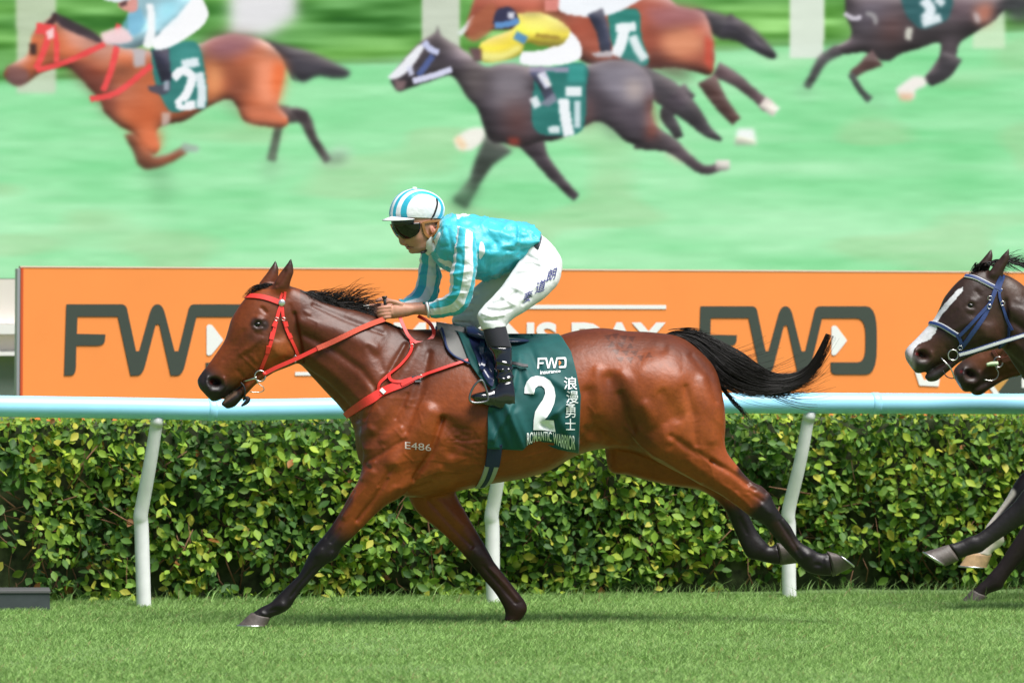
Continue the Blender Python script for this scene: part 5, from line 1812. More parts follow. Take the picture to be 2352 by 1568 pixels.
hair_brand = text_decal('E486', 1303, 1492, lambda x: 28 + (x - 1300) * .10, lambda x: 78 + (x - 1300) * .10, brand_mat, 'brand_mark', .0, Z=lambda *p: [(516.8 + x * .31738, 1004.9 + y * .31738) for x, y in p], bvh=HBVH, parent=horse, off=.0012)

saddle = root('race_saddle', HF.P(1140, 780, -90), 'small navy racing saddle with stirrup and girth under the jockey', 'saddle')
st = [(1068, 750, 1072, 775, 0, 45, .2), (1088, 748, 1092, 784, 0, 62, .2), (1112, 762, 1115, 790, 0, 68, .15), (1145, 771, 1146, 793, 0, 68, .1), (1178, 774, 1179, 792, 0, 64, .1), (1200, 776, 1200, 789, 0, 52, .1), (1213, 779, 1213, 786, 0, 32, .1)]
V, F = loft(HF, st, 40, 5)
seat = put('seat', V, F, navy_mat, saddle)
fl_pts = Z3((352, 255), (410, 250), (500, 335), (560, 470), (575, 640), (560, 720), (490, 640), (430, 480), (380, 360))


def patch(bvh, pts, off, th, n=14):
    """leather flap: a filled polygon laid on the near side"""
    P = catmull(np.array(list(pts) + [pts[0]], float), 3)[:-1]
    V2, F2 = refine(P, [tuple(range(len(P)))], 9)
    A = np.array([surf(bvh, HF, x, y, 0)[0] - HF.et * off for x, y in V2[:, :2]])
    return A, F2


A, F2 = patch(CBVH, fl_pts, .009, .004)
put('flap', A, F2, navy_mat, saddle)
pts = Z3((470, 330), (482, 450), (480, 560), (470, 690))
V, F = strap(CBVH, HF, pts, 11, .006, .016)
put('stirrup_leather', V, F, navy_mat, saddle)
bt = -168
irn = [HF.P(*q, bt) for q in Z3((474, 668), (445, 680), (408, 720), (382, 775), (372, 820), (385, 848), (430, 858), (500, 850), (528, 830), (522, 780), (508, 735), (492, 690), (474, 668))]
V, F = tube(np.array(irn), .0052, 8, 4)
put('stirrup_iron', V, F, mat('stirrup grey metal', (.22, .22, .23), .35, metal=.9), saddle)
V, F = strap(CBVH, HF, Z3((735, 545), (790, 555), (848, 570)), 8, .005, .016)
put('loose_strap', V, F, black_mat, saddle)
gz = lambda *p: [(976.2 + x * .27475, 689.1 + y * .27475) for x, y in p]
V, F = strap(HBVH, HF, gz((585, 1200), (575, 1290), (560, 1380)), 34, .009, .006)
put('girth_end', V, F, mat('navy girth web', (.012, .022, .07), .7, bump=.3, bscale=250), saddle)
V, F = strap(HBVH, HF, gz((568, 1345), (545, 1420), (515, 1490), (478, 1540), (440, 1556)), [33, 33, 33, 30, 26], .007, .004)
put('girth', V, F, mat('grey elastic girth', (.36, .36, .34), .75, bump=.25, bscale=200), saddle)
V, F = strap(HBVH, HF, gz((562, 1360), (540, 1425), (510, 1495), (474, 1542)), 11, .004, .010)
put('girth_stripe', V, F, mat('navy girth stripe', (.012, .022, .07), .7), saddle)
# ---------------------------------------------------------------- the rider
JB = HF.P(1150, 760, 0)
rider = root('person', JB, 'jockey in turquoise and white silks crouching on the bay horse', 'person')
skin_mat = mat('skin', (.60, .33, .24), .5, spec=.35, subsurf=.12, noise=.07, nscale=40)
hc = HF.P(960, 510, 0)
HD = Frame(hc[0], hc[1], 27.0)


def slim(st, k):
    out = []
    for s in st:
        s = list(s)
        cx, cy = (s[0] + s[2]) / 2, (s[1] + s[3]) / 2
        s[0], s[1], s[2], s[3] = cx + (s[0] - cx) * k, cy + (s[1] - cy) * k, cx + (s[2] - cx) * k, cy + (s[3] - cy) * k
        s[5] *= k
        out.append(s)
    return out


J_TORSO = [(1002, 512, 985, 572, 0, 44), (1020, 499, 1000, 596, 0, 78), (1050, 490, 1030, 622, 0, 96, .1), (1095, 496, 1078, 638, 0, 97, .05), (1140, 501, 1118, 644, 0, 92), (1180, 506, 1163, 629, 0, 86), (1210, 514, 1195, 606, 0, 82), (1231, 529, 1216, 584, 0, 79), (1238, 536, 1222, 578, 0, 77)]
J_ARM_N = [(1050, 520, 1092, 535, -70, 30), (1043, 556, 1093, 552, -84, 33), (1041, 590, 1096, 580, -92, 32), (1036, 628, 1097, 613, -95, 29), (1033, 655, 1091, 648, -92, 26.5), (1027, 674, 1083, 684, -86, 24.5), (1014, 683, 1062, 719, -75, 22.5), (1000, 688, 1028, 728, -60, 20), (983, 694, 988, 730, -42, 17)]
J_ARM_F = [(985, 535, 1040, 540, 66, 30), (972, 560, 1020, 562, 78, 32), (965, 590, 1013, 594, 86, 30), (962, 622, 1012, 632, 86, 28), (956, 655, 1009, 668, 80, 25), (944, 676, 996, 695, 66, 22), (930, 684, 962, 700, 46, 18), (916, 688, 928, 704, 26, 15)]
J_HIP = [(1222, 528, 1188, 602, 0, 70), (1245, 541, 1186, 632, 0, 78), (1270, 563, 1192, 654, 0, 82), (1288, 592, 1212, 668, 0, 80), (1291, 622, 1240, 672, 0, 62)]
J_LEG_N = [(1232, 555, 1291, 628, -42, 42), (1195, 594, 1281, 655, -58, 41), (1170, 630, 1252, 683, -75, 38), (1141, 670, 1210, 713, -90, 34), (1112, 701, 1180, 732, -101, 31), (1096, 722, 1166, 745, -107, 29), (1102, 744, 1163, 749, -110, 27), (1107, 757, 1161, 752, -112, 25)]
J_LEG_F = [(1205, 565, 1262, 640, 45, 42), (1130, 628, 1205, 684, 70, 37), (1085, 664, 1145, 716, 86, 32), (1055, 703, 1108, 745, 93, 29), (1038, 733, 1100, 752, 97, 28), (1042, 750, 1092, 758, 101, 25)]
J_SHIN_N = [(1107, 745, 1161, 745, -112, 24), (1113, 775, 1168, 772, -118, 24), (1120, 797, 1175, 798, -123, 23), (1130, 815, 1177, 815, -127, 21), (1136, 843, 1177, 843, -133, 19), (1140, 868, 1180, 868, -138, 18.5), (1140, 890, 1182, 891, -142, 19)]
J_FOOT_N = [(1181, 884, 1183, 938, -145, 14), (1167, 876, 1170, 944, -145, 19), (1140, 889, 1142, 938, -147, 20), (1116, 897, 1112, 928, -150, 19.5), (1096, 902, 1092, 919, -152, 15), (1083, 907, 1081, 913, -153, 7)]
HEADST = [(903, 488, 1012, 488, 0, 39), (904, 505, 1012, 503, 0, 40), (909, 522, 1010, 513, 0, 39), (916, 538, 1003, 530, 0, 36), (925, 552, 996, 546, 0, 33), (934, 565, 988, 561, 0, 28), (941, 575, 980, 574, 0, 22), (951, 582, 970, 581, 0, 10)]


def hand(t0, sgn, dx, dy):
    P = lambda x, y, t: HF.P(x + dx, y + dy, t0 + sgn * t)
    parts = [loft(HF, [(990 + dx, 698 + dy, 992 + dx, 727 + dy, t0 - 26 * (sgn > 0) + 26 * (sgn < 0) if abs(dx) < 1 else t0 + 4, 13), (955 + dx, 700 + dy, 956 + dx, 722 + dy, t0, 12), (932 + dx, 698 + dy, 934 + dx, 727 + dy, t0, 12), (908 + dx, 698 + dy, 910 + dx, 731 + dy, t0, 12.5), (893 + dx, 703 + dy, 896 + dx, 732 + dy, t0, 9)], 18, 4)]
    for i in range(4):
        y = 704.5 + 7.6 * i
        l = (0, 1.5, .5, -3)[i]
        r = np.array([5.0, 4.8, 4.4, 4.0]) * U * (.92 if i == 3 else 1)
        parts.append(tube([P(897, y, -6), P(882 - l, y + 1.5, -9), P(871 - l, y + 4, -2), P(873 - l, y + 5, 6), P(884 - l, y + 5, 9)], [r[0], r[0], r[1], r[2], r[3]], 9, 4))
    parts.append(tube([P(925, 700, -4), P(908, 694, -3), P(894, 692, 1), P(882, 697, 5)], np.array([6, 5.6, 4.9, 4.0]) * U, 9, 4))
    return parts


head = loft(HD, HEADST, 30, 5)
nose = tube([HD.P(917, 536, 0), HD.P(920, 547, 0), HD.P(924, 557.5, 0), HD.P(933, 559, 0)], np.array([4.5, 5.0, 6.2, 5]) * U, 10, 3)
wing = [tube([HD.P(928, 555, s * 4), HD.P(933, 558, s * 6)], np.array([4, 4.4]) * U, 8) for s in (-1, 1)]
lip = [tube([HD.P(934, 565.5, s * 13), HD.P(933, 565, s * 6), HD.P(932.5, 565, 0)], np.array([1.6, 2.6, 2.8]) * U, 8, 3) for s in (-1, 1)] + [tube([HD.P(938, 570, s * 12), HD.P(936, 570, s * 5), HD.P(935.5, 570, 0)], np.array([1.6, 2.8, 3]) * U, 8, 3) for s in (-1, 1)]
chin = ellipsoid(HD.P(948, 576, 0), [HD.es * .019, HD.et * .022, np.array([0, 0, .014])], 14, 10)
ears = [ellipsoid(HD.P(992, 526, s * 38), [HD.es * .012, HD.et * .009, np.array([-.004, 0, .021])], 14, 10) for s in (-1, 1)]
neck = loft(HF, [(962, 552, 1008, 520, 0, 26), (980, 575, 1020, 530, 0, 27), (1000, 590, 1035, 540, 0, 30), (1030, 600, 1060, 540, 0, 30)], 20, 4)
parts = [head, nose, chin, neck] + wing + lip + ears
parts += [loft(HF, slim(J_TORSO, .86), 28, 4), loft(HF, slim(J_ARM_N, .66), 20, 4), loft(HF, slim(J_ARM_F, .62), 20, 4), loft(HF, slim(J_HIP, .86), 24, 4), loft(HF, slim(J_LEG_N, .8), 20, 4), loft(HF, slim(J_LEG_F, .8), 20, 4), loft(HF, slim(J_SHIN_N, .75), 18, 4)]
parts += hand(-16, 1, 0, 0) + hand(14, -1, -19, -5)
JV, JF = fuse(parts, .0034)
JE = edges_of(JF)
JV = relax(JV, JE, .5, 2)
px = to_px(JV)
jn = vnormals(JV, JF)
sd = (JV - HD.o) @ HD.et / U
# cheek hollow, jaw, mouth line, knuckles
for pts, r, h in (([(945, 556), (952, 565)], 5, -2.5), ([(940, 560), (948, 571)], 2.0, -1.6), ([(933, 567.6), (944, 567.2), (950, 568)], 1.3, -3.2), ([(960, 575), (980, 560)], 6, 1.8), ([(955, 548), (975, 545)], 8, 2.2), ([(992, 518), (994, 532)], 2.6, -5), ([(898, 703), (899, 712), (901, 722)], 2.4, 2.0)):
    d = seg_dist(px, pts)
    JV += jn * (h * .001 * np.exp(-(d / r) ** 2) * (sd < 4) * ((px[:, 1] < 600) | (px[:, 0] < 960)))[:, None]
px = to_px(JV)
base = np.array([.53, .265, .18])
JC = np.tile(base, (len(JV), 1))


def jmix(w, c):
    w = np.clip(w, 0, 1)[:, None]
    JC[:] = JC * (1 - w) + np.asarray(c) * w


jmix(.55 * (1 - sstep(2, 10, seg_dist(px, [(928, 558)]))), [.62, .22, .16])
jmix(.40 * (1 - sstep(3, 14, seg_dist(px, [(955, 556), (968, 552)]))), [.60, .24, .17])
jmix(.8 * (1 - sstep(.8, 2.4, seg_dist(px, [(933, 567.5), (944, 567.2), (949, 568)]))), [.20, .07, .055])
jmix(.5 * (1 - sstep(1.5, 4, seg_dist(px, [(934, 570), (944, 570)]))), [.50, .18, .15])
jmix(.35 * (1 - sstep(4, 12, seg_dist(px, [(950, 577), (975, 572)]))), [.36, .20, .15])
jmix(.5 * (1 - sstep(4, 10, seg_dist(px, [(992, 526)]))), [.62, .22, .17])
jmix(.9 * (1 - sstep(5, 10, seg_dist(px, [(1004, 500), (1006, 520)]))), [.10, .055, .03])
jmix(.5 * np.exp(-((px[:, 0] - 884) / 14) ** 2) * (px[:, 1] > 680), [.60, .26, .19])
bodyj = put('body', JV, JF, mat('rider skin', rough=.48, spec=.35, attr='Col', subsurf=.1, noise=.06, nscale=60), rider, color=JC * (1 + .12 * (vnoise(JV, 60) - .5))[:, None])

# ---- silks
teal, wht = (.05, .48, .60), (.82, .83, .86)


def silk(name, mode):
    m = mat(name, rough=.40, spec=.40, sheen=.4)
    nt = m.node_tree
    b = nt.nodes['Principled BSDF']
    mixn = nt.nodes.new('ShaderNodeMix')
    mixn.data_type = 'RGBA'
    mixn.inputs[6].default_value = (*teal, 1)
    mixn.inputs[7].default_value = (*wht, 1)
    st_ = nt.nodes.new('ShaderNodeMath')
    st_.operation = 'GREATER_THAN'
    st_.inputs[1].default_value = 0.0 if mode != 'mask' else .5
    if mode == 'mask':
        a = nt.nodes.new('ShaderNodeAttribute'); a.attribute_name = 'white'
        nt.links.new(a.outputs['Fac'], st_.inputs[0])
    else:
        c = nt.nodes.new('ShaderNodeAttribute'); c.attribute_name = 'ca'
        s = nt.nodes.new('ShaderNodeAttribute'); s.attribute_name = 'sa'
        at2 = nt.nodes.new('ShaderNodeMath'); at2.operation = 'ARCTAN2'
        nt.links.new(s.outputs['Fac'], at2.inputs[0]); nt.links.new(c.outputs['Fac'], at2.inputs[1])
        ml = nt.nodes.new('ShaderNodeMath'); ml.operation = 'MULTIPLY_ADD'
        ml.inputs[1].default_value, ml.inputs[2].default_value = mode
        nt.links.new(at2.outputs[0], ml.inputs[0])
        sn_ = nt.nodes.new('ShaderNodeMath'); sn_.operation = 'SINE'
        nt.links.new(ml.outputs[0], sn_.inputs[0])
        nt.links.new(sn_.outputs[0], st_.inputs[0])
    nt.links.new(st_.outputs[0], mixn.inputs[0])
    nt.links.new(mixn.outputs[2], b.inputs['Base Color'])
    tc_ = nt.nodes.new('ShaderNodeTexCoord')
    n = nt.nodes.new('ShaderNodeTexNoise')
    n.inputs['Scale'].default_value = 24
    n.inputs['Detail'].default_value = 3
    n.inputs['Distortion'].default_value = 1.2
    nt.links.new(tc_.outputs['Object'], n.inputs['Vector'])
    bp_ = nt.nodes.new('ShaderNodeBump')
    bp_.inputs['Strength'].default_value = .38
    bp_.inputs['Distance'].default_value = .012
    nt.links.new(n.outputs['Fac'], bp_.inputs['Height'])
    nt.links.new(bp_.outputs['Normal'], b.inputs['Normal'])
    return m


def ring_attr(V, seg):
    n = (len(V) - 2) // seg
    ph = np.linspace(0, 2 * math.pi, seg, endpoint=False)
    return {'ca': np.concatenate([np.tile(np.cos(ph), n), [0, 0]]), 'sa': np.concatenate([np.tile(np.sin(ph), n), [1, 1]])}


def wrinkle(V, F, amp, items, scale=16):
    N = vnormals(V, [f[:3] for f in F] if not isinstance(F, np.ndarray) else F)
    q = to_px(V)
    D = (vnoise(V, scale) - .5) * amp + (vnoise(V + 7, scale * 2.3) - .5) * amp * .5
    rg = vnoise(V * np.array([1, 1, .8]) + 13, scale * .75)
    D += amp * 1.1 * (1 - np.abs(2 * rg - 1)) ** 7
    rg = vnoise(V * np.array([.7, 1, 1.2]) + 29, scale * 1.3)
    D -= amp * .7 * (1 - np.abs(2 * rg - 1)) ** 8
    for pts, r, h in items:
        D += h * .001 * np.exp(-(seg_dist(q, pts) / r) ** 2)
    return V + N * D[:, None]


def Z2(*p):
    return [(832.6 + x * .23805, 401.9 + y * .23805) for x, y in p]


V, F = loft(HF, J_TORSO, 96, 14)
V = wrinkle(V, F, .0115, [(Z2((1200, 720), (1400, 715), (1560, 740)), 4, -6), (Z2((1350, 570), (1450, 600), (1500, 650)), 6, 7), (Z2((1450, 620), (1600, 600)), 5, -7), (Z2((1400, 760), (1500, 800)), 5, 7), (Z2((1250, 600), (1300, 680)), 7, -6), (Z2((1480, 680), (1600, 720)), 5, -6),
                         (Z2((1550, 500), (1640, 560)), 5, 5), (Z2((1150, 880), (1300, 960)), 7, 6), (Z2((1120, 960), (1250, 1000)), 5, -5), (Z2((900, 450), (950, 560)), 6, -6), (Z2((820, 520), (860, 700)), 5, -6), (Z2((1350, 850), (1500, 830)), 6, -6)])
q = to_px(V)
sdt = (V - HF.o) @ HF.et / U
wm = np.zeros(len(V))
for poly in (Z2((890, 340), (930, 350), (1060, 380), (1190, 405), (1060, 392), (960, 400), (915, 440)), Z2((1140, 620), (1180, 680), (1185, 740), (1120, 860), (1125, 740)),
             Z2((705, 810), (760, 800), (800, 840), (830, 810), (880, 870), (860, 910), (800, 880)), Z2((640, 720), (740, 540), (760, 560), (690, 730), (770, 760), (660, 740))):
    wm = np.maximum(wm, in_poly(q, poly) * (sdt < 60))
_e = edges_of(F)
wm3 = relax(np.repeat(wm[:, None], 3, 1), _e, 1.0, 5)
wm = wm3[:, 0]
put('silks', V, F, silk('silks jacket', 'mask'), rider, fac={'white': wm})
for nm, st, ph, it in (('sleeve', J_ARM_N, .55, [(Z2((900, 700), (1010, 690)), 4, -5), (Z2((870, 830), (1000, 870)), 5, 6), (Z2((860, 960), (1020, 930)), 4, -6), (Z2((850, 1060), (1000, 1080)), 5, 5), (Z2((830, 1170), (960, 1140)), 4, -6), (Z2((880, 1200), (950, 1290)), 5, 5), (Z2((740, 1200), (760, 1340)), 4, -4)]),
                       ('sleeve', J_ARM_F, 1.2, [(Z2((560, 850), (740, 900)), 5, 6), (Z2((560, 960), (740, 980)), 4, -6), (Z2((550, 1060), (740, 1080)), 5, 5)])):
    V, F = loft(HF, st, 64, 12)
    V = wrinkle(V, F, .0055, it, 20)
    fa = ring_attr(V, 64)
    o = put(nm, V, F, silk('silks sleeve %.2f' % ph, (4.0, ph)), rider, fac=fa)
V, F = loft(HF, [(981.5, 693, 987, 731, -41, 18), (977, 694, 982, 729, -38, 16)], 28, 2)
put('cuff', V, F, mat('white cuff', (.78, .79, .81), .5), rider)
# collar
V, F = loft(HF, [(966, 566, 1006, 524, 0, 30), (976, 580, 1016, 520, 0, 34), (984, 588, 1022, 518, 0, 38)], 30, 4)
put('collar', V, F, mat('white collar', (.78, .78, .80), .55, bump=.2, bscale=30), rider)

# ---- breeches
V, F = fuse([loft(HF, J_HIP, 48, 8), loft(HF, J_LEG_N, 40, 8), loft(HF, J_LEG_F, 36, 8)], .0045)
E = edges_of(F)
q = to_px(V)
V = relax(V, E, 1 - sstep(20, 70, seg_dist(q, [(1230, 600), (1270, 620), (1200, 640)])), 40)
V = relax(V, E, .5, 3)
N = vnormals(V, F)
q = to_px(V)
D = (vnoise(V, 18) - .5) * .006 + (vnoise(V + 3, 45) - .5) * .002
for pts, r, h in ((Z2((1250, 1240), (1380, 1200), (1480, 1130)), 4, -5), (Z2((1200, 1290), (1330, 1310), (1430, 1290)), 3.4, -6), (Z2((1160, 1340), (1250, 1370), (1360, 1350)), 3, 4), (Z2((1180, 1400), (1290, 1400)), 3, -4), (Z2((1560, 860), (1640, 850), (1700, 880)), 4, -5), (Z2((1600, 780), (1680, 820)), 4, -4), (Z2((1740, 700), (1760, 820)), 2, -3),
                  (Z2((1480, 960), (1600, 940)), 5, -4), (Z2((1450, 1080), (1540, 1120)), 5, 3), (Z2((1350, 1180), (1460, 1250)), 4, 4), (Z2((1550, 1240), (1620, 1180)), 4, -4), (Z2((1000, 1180), (1100, 1150)), 5, -5), (Z2((930, 1330), (1050, 1320)), 4, -5), (Z2((960, 1250), (1060, 1240)), 4, 4), (Z2((890, 1420), (1040, 1430)), 3, -4)):
    D += 1.7 * h * .001 * np.exp(-(seg_dist(q, pts) / r) ** 2)
V = V + N * D[:, None]
breeches_mat = mat('white breeches', (.78, .78, .79), .42, spec=.4, sheen=.1, bump=.25, bscale=45)
br = put('breeches', V, F, breeches_mat, rider)
BB = bvh_of(V, F)
ink = mat('blue leg print', (.022, .022, .21), .6)
for ch, (c, s) in zip('麥道朗', (((1597, 1172), 100), ((1720, 1072), 112), ((1826, 960), 104))):
    V2, Fx, e = text_mesh(ch, 1.0, .003)
    a = (V2 - e / 2) / e.max() * s
    ang = math.radians(25)
    X = c[0] + a[:, 0] * math.cos(ang) * .95 + a[:, 1] * math.sin(ang) * .55
    Yv = c[1] - a[:, 1] * 1.1 - a[:, 0] * math.sin(ang) * .75
    decal(BB, HF, np.array(Z2(*zip(X, Yv))), Fx, ink, rider, 'leg_lettering', .0045, 2.5)
belt = loft(HF, [(1226, 532, 1207, 588, 0, 70), (1236, 536, 1213, 594, 0, 74), (1242, 540, 1219, 596, 0, 77)], 48, 3)
put('belt', *belt, mat('dark belt', (.05, .055, .07), .6), rider)
# ---- boots
boot_mat = mat('black patent boot', (.006, .006, .008), .10, spec=.7, coat=.6, bump=.08, bscale=30)
sock_mat = mat('black sock', (.010, .010, .016), .8, sheen=.2)
for far in (False, True):
    sv, sf = loft(HF, J_SHIN_N[:3], 28, 6)
    bv, bf = fuse([loft(HF, [J_SHIN_N[2]] + [(J_SHIN_N[2][0] + 2, 801, J_SHIN_N[2][2] + 1, 803, -124, 23.8)] + J_SHIN_N[3:], 28, 6), loft(HF, J_FOOT_N, 24, 6)], .0036)
    be = edges_of(bf)
    q = to_px(bv)
    bv = relax(bv, be, 1 - sstep(14, 30, seg_dist(q, [(1160, 885), (1140, 888)])), 18)
    nn = vnormals(bv, bf)
    D = (vnoise(bv, 22) - .5) * .006
    for pts, r, h in (([(1136, 845), (1160, 852), (1178, 846)], 3, 5), ([(1138, 858), (1165, 850)], 2.4, -5), ([(1140, 866), (1160, 872), (1180, 864)], 3, 6), ([(1140, 880), (1170, 876)], 2.4, -6), ([(1142, 830), (1170, 836)], 3, 4), ([(1136, 890), (1137, 935)], 1.4, -3), ([(1090, 918), (1140, 939), (1180, 946)], 2.0, 4)):
        D += h * .001 * np.exp(-(seg_dist(q, pts) / r) ** 2)
    bv = bv + nn * D[:, None]
    if far:
        for A in (sv, bv):
            A -= 2 * ((A - HF.o) @ HF.et)[:, None] * HF.et
            A += -HF.es * .13
        sf = [f[::-1] for f in sf]
        bf = bf[:, ::-1]
    put('sock', sv, sf, sock_mat, rider)
    bo = put('boot', bv, bf, boot_mat, rider)

# ---- helmet, goggles
HELM = [(897, 499, 1012, 503, 0, 43), (896.5, 488, 1017, 492, 0, 45), (900, 472, 1018, 475, 0, 45.5), (909, 455, 1010, 457, 0, 41), (923, 442, 992, 443, 0, 31), (938, 435, 972, 435.5, 0, 17), (947, 433.5, 960, 433.5, 0, 6)]
V, F = loft(HD, HELM, 64, 10)
fa = {'lat': (V - HD.o) @ HD.et / U}
hm = mat('striped cap cover', rough=.34, spec=.5, sheen=.2, bump=.18, bscale=60)
nt = hm.node_tree
a = nt.nodes.new('ShaderNodeAttribute'); a.attribute_name = 'lat'
ml = nt.nodes.new('ShaderNodeMath'); ml.operation = 'MULTIPLY_ADD'; ml.inputs[1].default_value = 2 * math.pi / 17.0; ml.inputs[2].default_value = 3.51
mxl = nt.nodes.new('ShaderNodeMath'); mxl.operation = 'MAXIMUM'; mxl.inputs[1].default_value = -42.0
nt.links.new(a.outputs['Fac'], mxl.inputs[0])
nt.links.new(mxl.outputs[0], ml.inputs[0])
sn_ = nt.nodes.new('ShaderNodeMath'); sn_.operation = 'SINE'; nt.links.new(ml.outputs[0], sn_.inputs[0])
gt = nt.nodes.new('ShaderNodeMath'); gt.operation = 'GREATER_THAN'; gt.inputs[1].default_value = -.05; nt.links.new(sn_.outputs[0], gt.inputs[0])
mx = nt.nodes.new('ShaderNodeMix'); mx.data_type = 'RGBA'; mx.inputs[6].default_value = (.03, .42, .58, 1); mx.inputs[7].default_value = (.82, .83, .86, 1)
nt.links.new(gt.outputs[0], mx.inputs[0]); nt.links.new(mx.outputs[2], nt.nodes['Principled BSDF'].inputs['Base Color'])
cap = put('helmet', V, F, hm, rider, fac=fa)
HB = bvh_of(V, F)
V, F = ellipsoid(HD.P(952, 432.5, 0), [HD.es * .012, HD.et * .012, np.array([0, 0, .006])], 12, 8)
put('button', V, F, mat('cap button', (.80, .81, .84), .5), cap)
# peak: a crescent brim round the front
rows = []
for th in np.linspace(-1.52, 1.52, 33):
    c_, s_ = math.cos(th), math.sin(th)
    inner = HD.P(954.5 - 56 * c_, 502 + 1.5 * (1 - c_), 43 * s_)
    outr = HD.P(954.5 - 57 * c_ - 20 * max(c_, 0) ** 1.1, 504.5 + 4 * c_ - 2 * c_ ** 4, 43 * s_ * (1 + .12 * c_))
    top = inner + np.array([0, 0, .010]) * (.2 + .8 * c_)
    rows.append([top, outr + np.array([0, 0, .003]), outr - np.array([0, 0, .002]), inner - np.array([0, 0, .006]) * (.2 + .8 * c_)])
V, F = skin_rings(np.array(rows))
put('peak', V, F, mat('white peak', (.74, .74, .78), .45), cap)
rows = []
for th in np.linspace(-1.5, 1.5, 31):
    c_, s_ = math.cos(th), math.sin(th)
    up_ = HD.P(954.5 - 57 * c_, 503, 43.5 * s_)
    dn_ = HD.P(954.5 - 55 * c_, 522 - 10 * (1 - c_), 42.5 * s_)
    inw = np.array([0, 0, 0]) + (HD.P(954.5, 510, 0) - (up_ + dn_) / 2) * .12
    rows.append([up_, dn_, dn_ + inw, up_ + inw])
V, F = skin_rings(np.array(rows))
put('helmet_shell', V, F, mat('black helmet shell', (.010, .010, .012), .3, coat=.3), cap)
# goggles
gl = [(901, 515, 1009, 508, 0, 42), (907, 529, 1004, 522, 0, 41), (914, 541, 1000, 532, 0, 39), (921.5, 549, 996, 541, 0, 36)]
K = catmull(np.array([[*HD.P(s[0], s[1]), *HD.P(s[2], s[3]), s[5] * U] for s in gl]), 5)
rows = []
for i, k in enumerate(K):
    A, B, w = k[:3], k[3:6], k[6]
    v = i / (len(K) - 1)
    lim = 1.42 - .65 * v ** 3
    nosedip = .35 * max(0, v - .55) / .45
    row = []
    for ph in np.linspace(-lim, lim, 41):
        c, h = (A + B) / 2, (A - B) / 2
        p = c + math.cos(ph) * h * 1.05 + math.sin(ph) * w * 1.04 * HD.et
        p = p + np.array([0, 0, 1.0]) * .016 * nosedip * 2.2 * math.exp(-(ph / .22) ** 2)
        row.append(p)
    rows.append(row)
R = np.array(rows)
m, k = R.shape[:2]
I = np.arange(m * k).reshape(m, k)
GVv, GFf = solid(R.reshape(-1, 3), np.stack([I[:-1, :-1], I[:-1, 1:], I[1:, 1:], I[1:, :-1]], -1).reshape(-1, 4), .003)
gog = put('goggles', GVv, GFf, mat('dark goggle lens', (.005, .0045, .0045), .10, spec=.5), rider)
edge_pts = R[-1]
V, F = tube(edge_pts, .0022, 6)
put('goggle_rim', V, F, mat('bronze goggle rim', (.20, .07, .03), .4, metal=.3), gog)
def strap_hd(bvh, pts, w, th, off):
    P3, N3 = [], []
    for x, y in catmull(np.array(pts, float), 5):
        p, n = surf(bvh, HD, x, y, off)
        P3.append(p); N3.append(n)
    return ribbon(np.array(P3), np.array(N3), w * U, th)
JBV = bvh_of(JV, JF)
V, F = strap_hd(HB, Z2((640, 440), (680, 395), (706, 330), (718, 275), (712, 232)), 4.2, .003, .002)
put('goggle_strap', V, F, mat('black strap', (.010, .010, .012), .6), gog)
tan = mat('tan leather', (.34, .15, .045), .5, bump=.15, bscale=200)
for pts, w in ((Z2((575, 460), (590, 520), (605, 570), (640, 600)), 7), (Z2((740, 440), (738, 510), (705, 570), (650, 602)), 7), (Z2((580, 462), (640, 450), (735, 440)), 5)):
    V, F = strap_hd(JBV, pts, w, .005, .003)
    put('ear_harness', V, F, tan, cap)
V, F = strap_hd(JBV, Z2((640, 590), (645, 640), (640, 690), (600, 730), (560, 742)), 6.5, .005, .003)
put('chin_strap', V, F, mat('chin strap black', (.012, .011, .012), .55), cap)
V, F = strap_hd(JBV, Z2((624, 660), (628, 690)), 3, .004, .005)
put('chin_strap_trim', V, F, mat('chin strap red', (.5, .04, .03), .55), cap)

# ---- whip held in the near hand
whip = root('whip', HF.P(888, 712, -14), 'black riding whip handle in the jockey hand', 'whip')
hp = [HF.P(*Z2(q_)[0], t) for q_, t in (((222, 1290), -14), ((218, 1235), -14), ((214, 1190), -14))]
V, F = tube(np.array(hp), [.0075, .0075, .008], 14)
put('handle', V, F, mat('whip rubber', (.014, .014, .016), .6), whip)
V, F = tube(np.array([HF.P(*Z2((214, 1192))[0], -14), HF.P(*Z2((213, 1182))[0], -14), HF.P(*Z2((212, 1168))[0], -14)]), [.0085, .0125, .0115], 16)
put('cap', V, F, mat('whip cap', (.03, .03, .034), .4, noise=.5, nscale=150), whip)
# ---------------------------------------------------------------- the two horses following at the right
def Z7(*p):
    return [(1981 + x * .25635, 545.5 + y * .25635) for x, y in p]


FORE_MUSCLE = [m for m in MUSCLE if m[3] == 'n' and max(p[0] for p in m[0]) < 1020 and min(p[1] for p in m[0]) < 990]
parts = [loft(HF, TORSO, 60, 7), loft(HF, HEAD, 44, 6), loft(HF, JAW, 20, 4)] + [loft(HF, slim(e, 1.08), 16, 4) for e in EARS]
SV, SF = fuse(parts, .0055)
SE = edges_of(SF)
px = to_px(SV)
SV = relax(SV, SE, .5, 3)
SV = relax(SV, SE, 1 - sstep(24, 44, seg_dist(px, [(672, 668), (690, 700), (690, 830)])), 45)
SV = strokes(SV, vnormals(SV, SF), HF, to_px(SV), FORE_MUSCLE)
SV = relax(SV, SE, .5, 1)
SV0 = SV


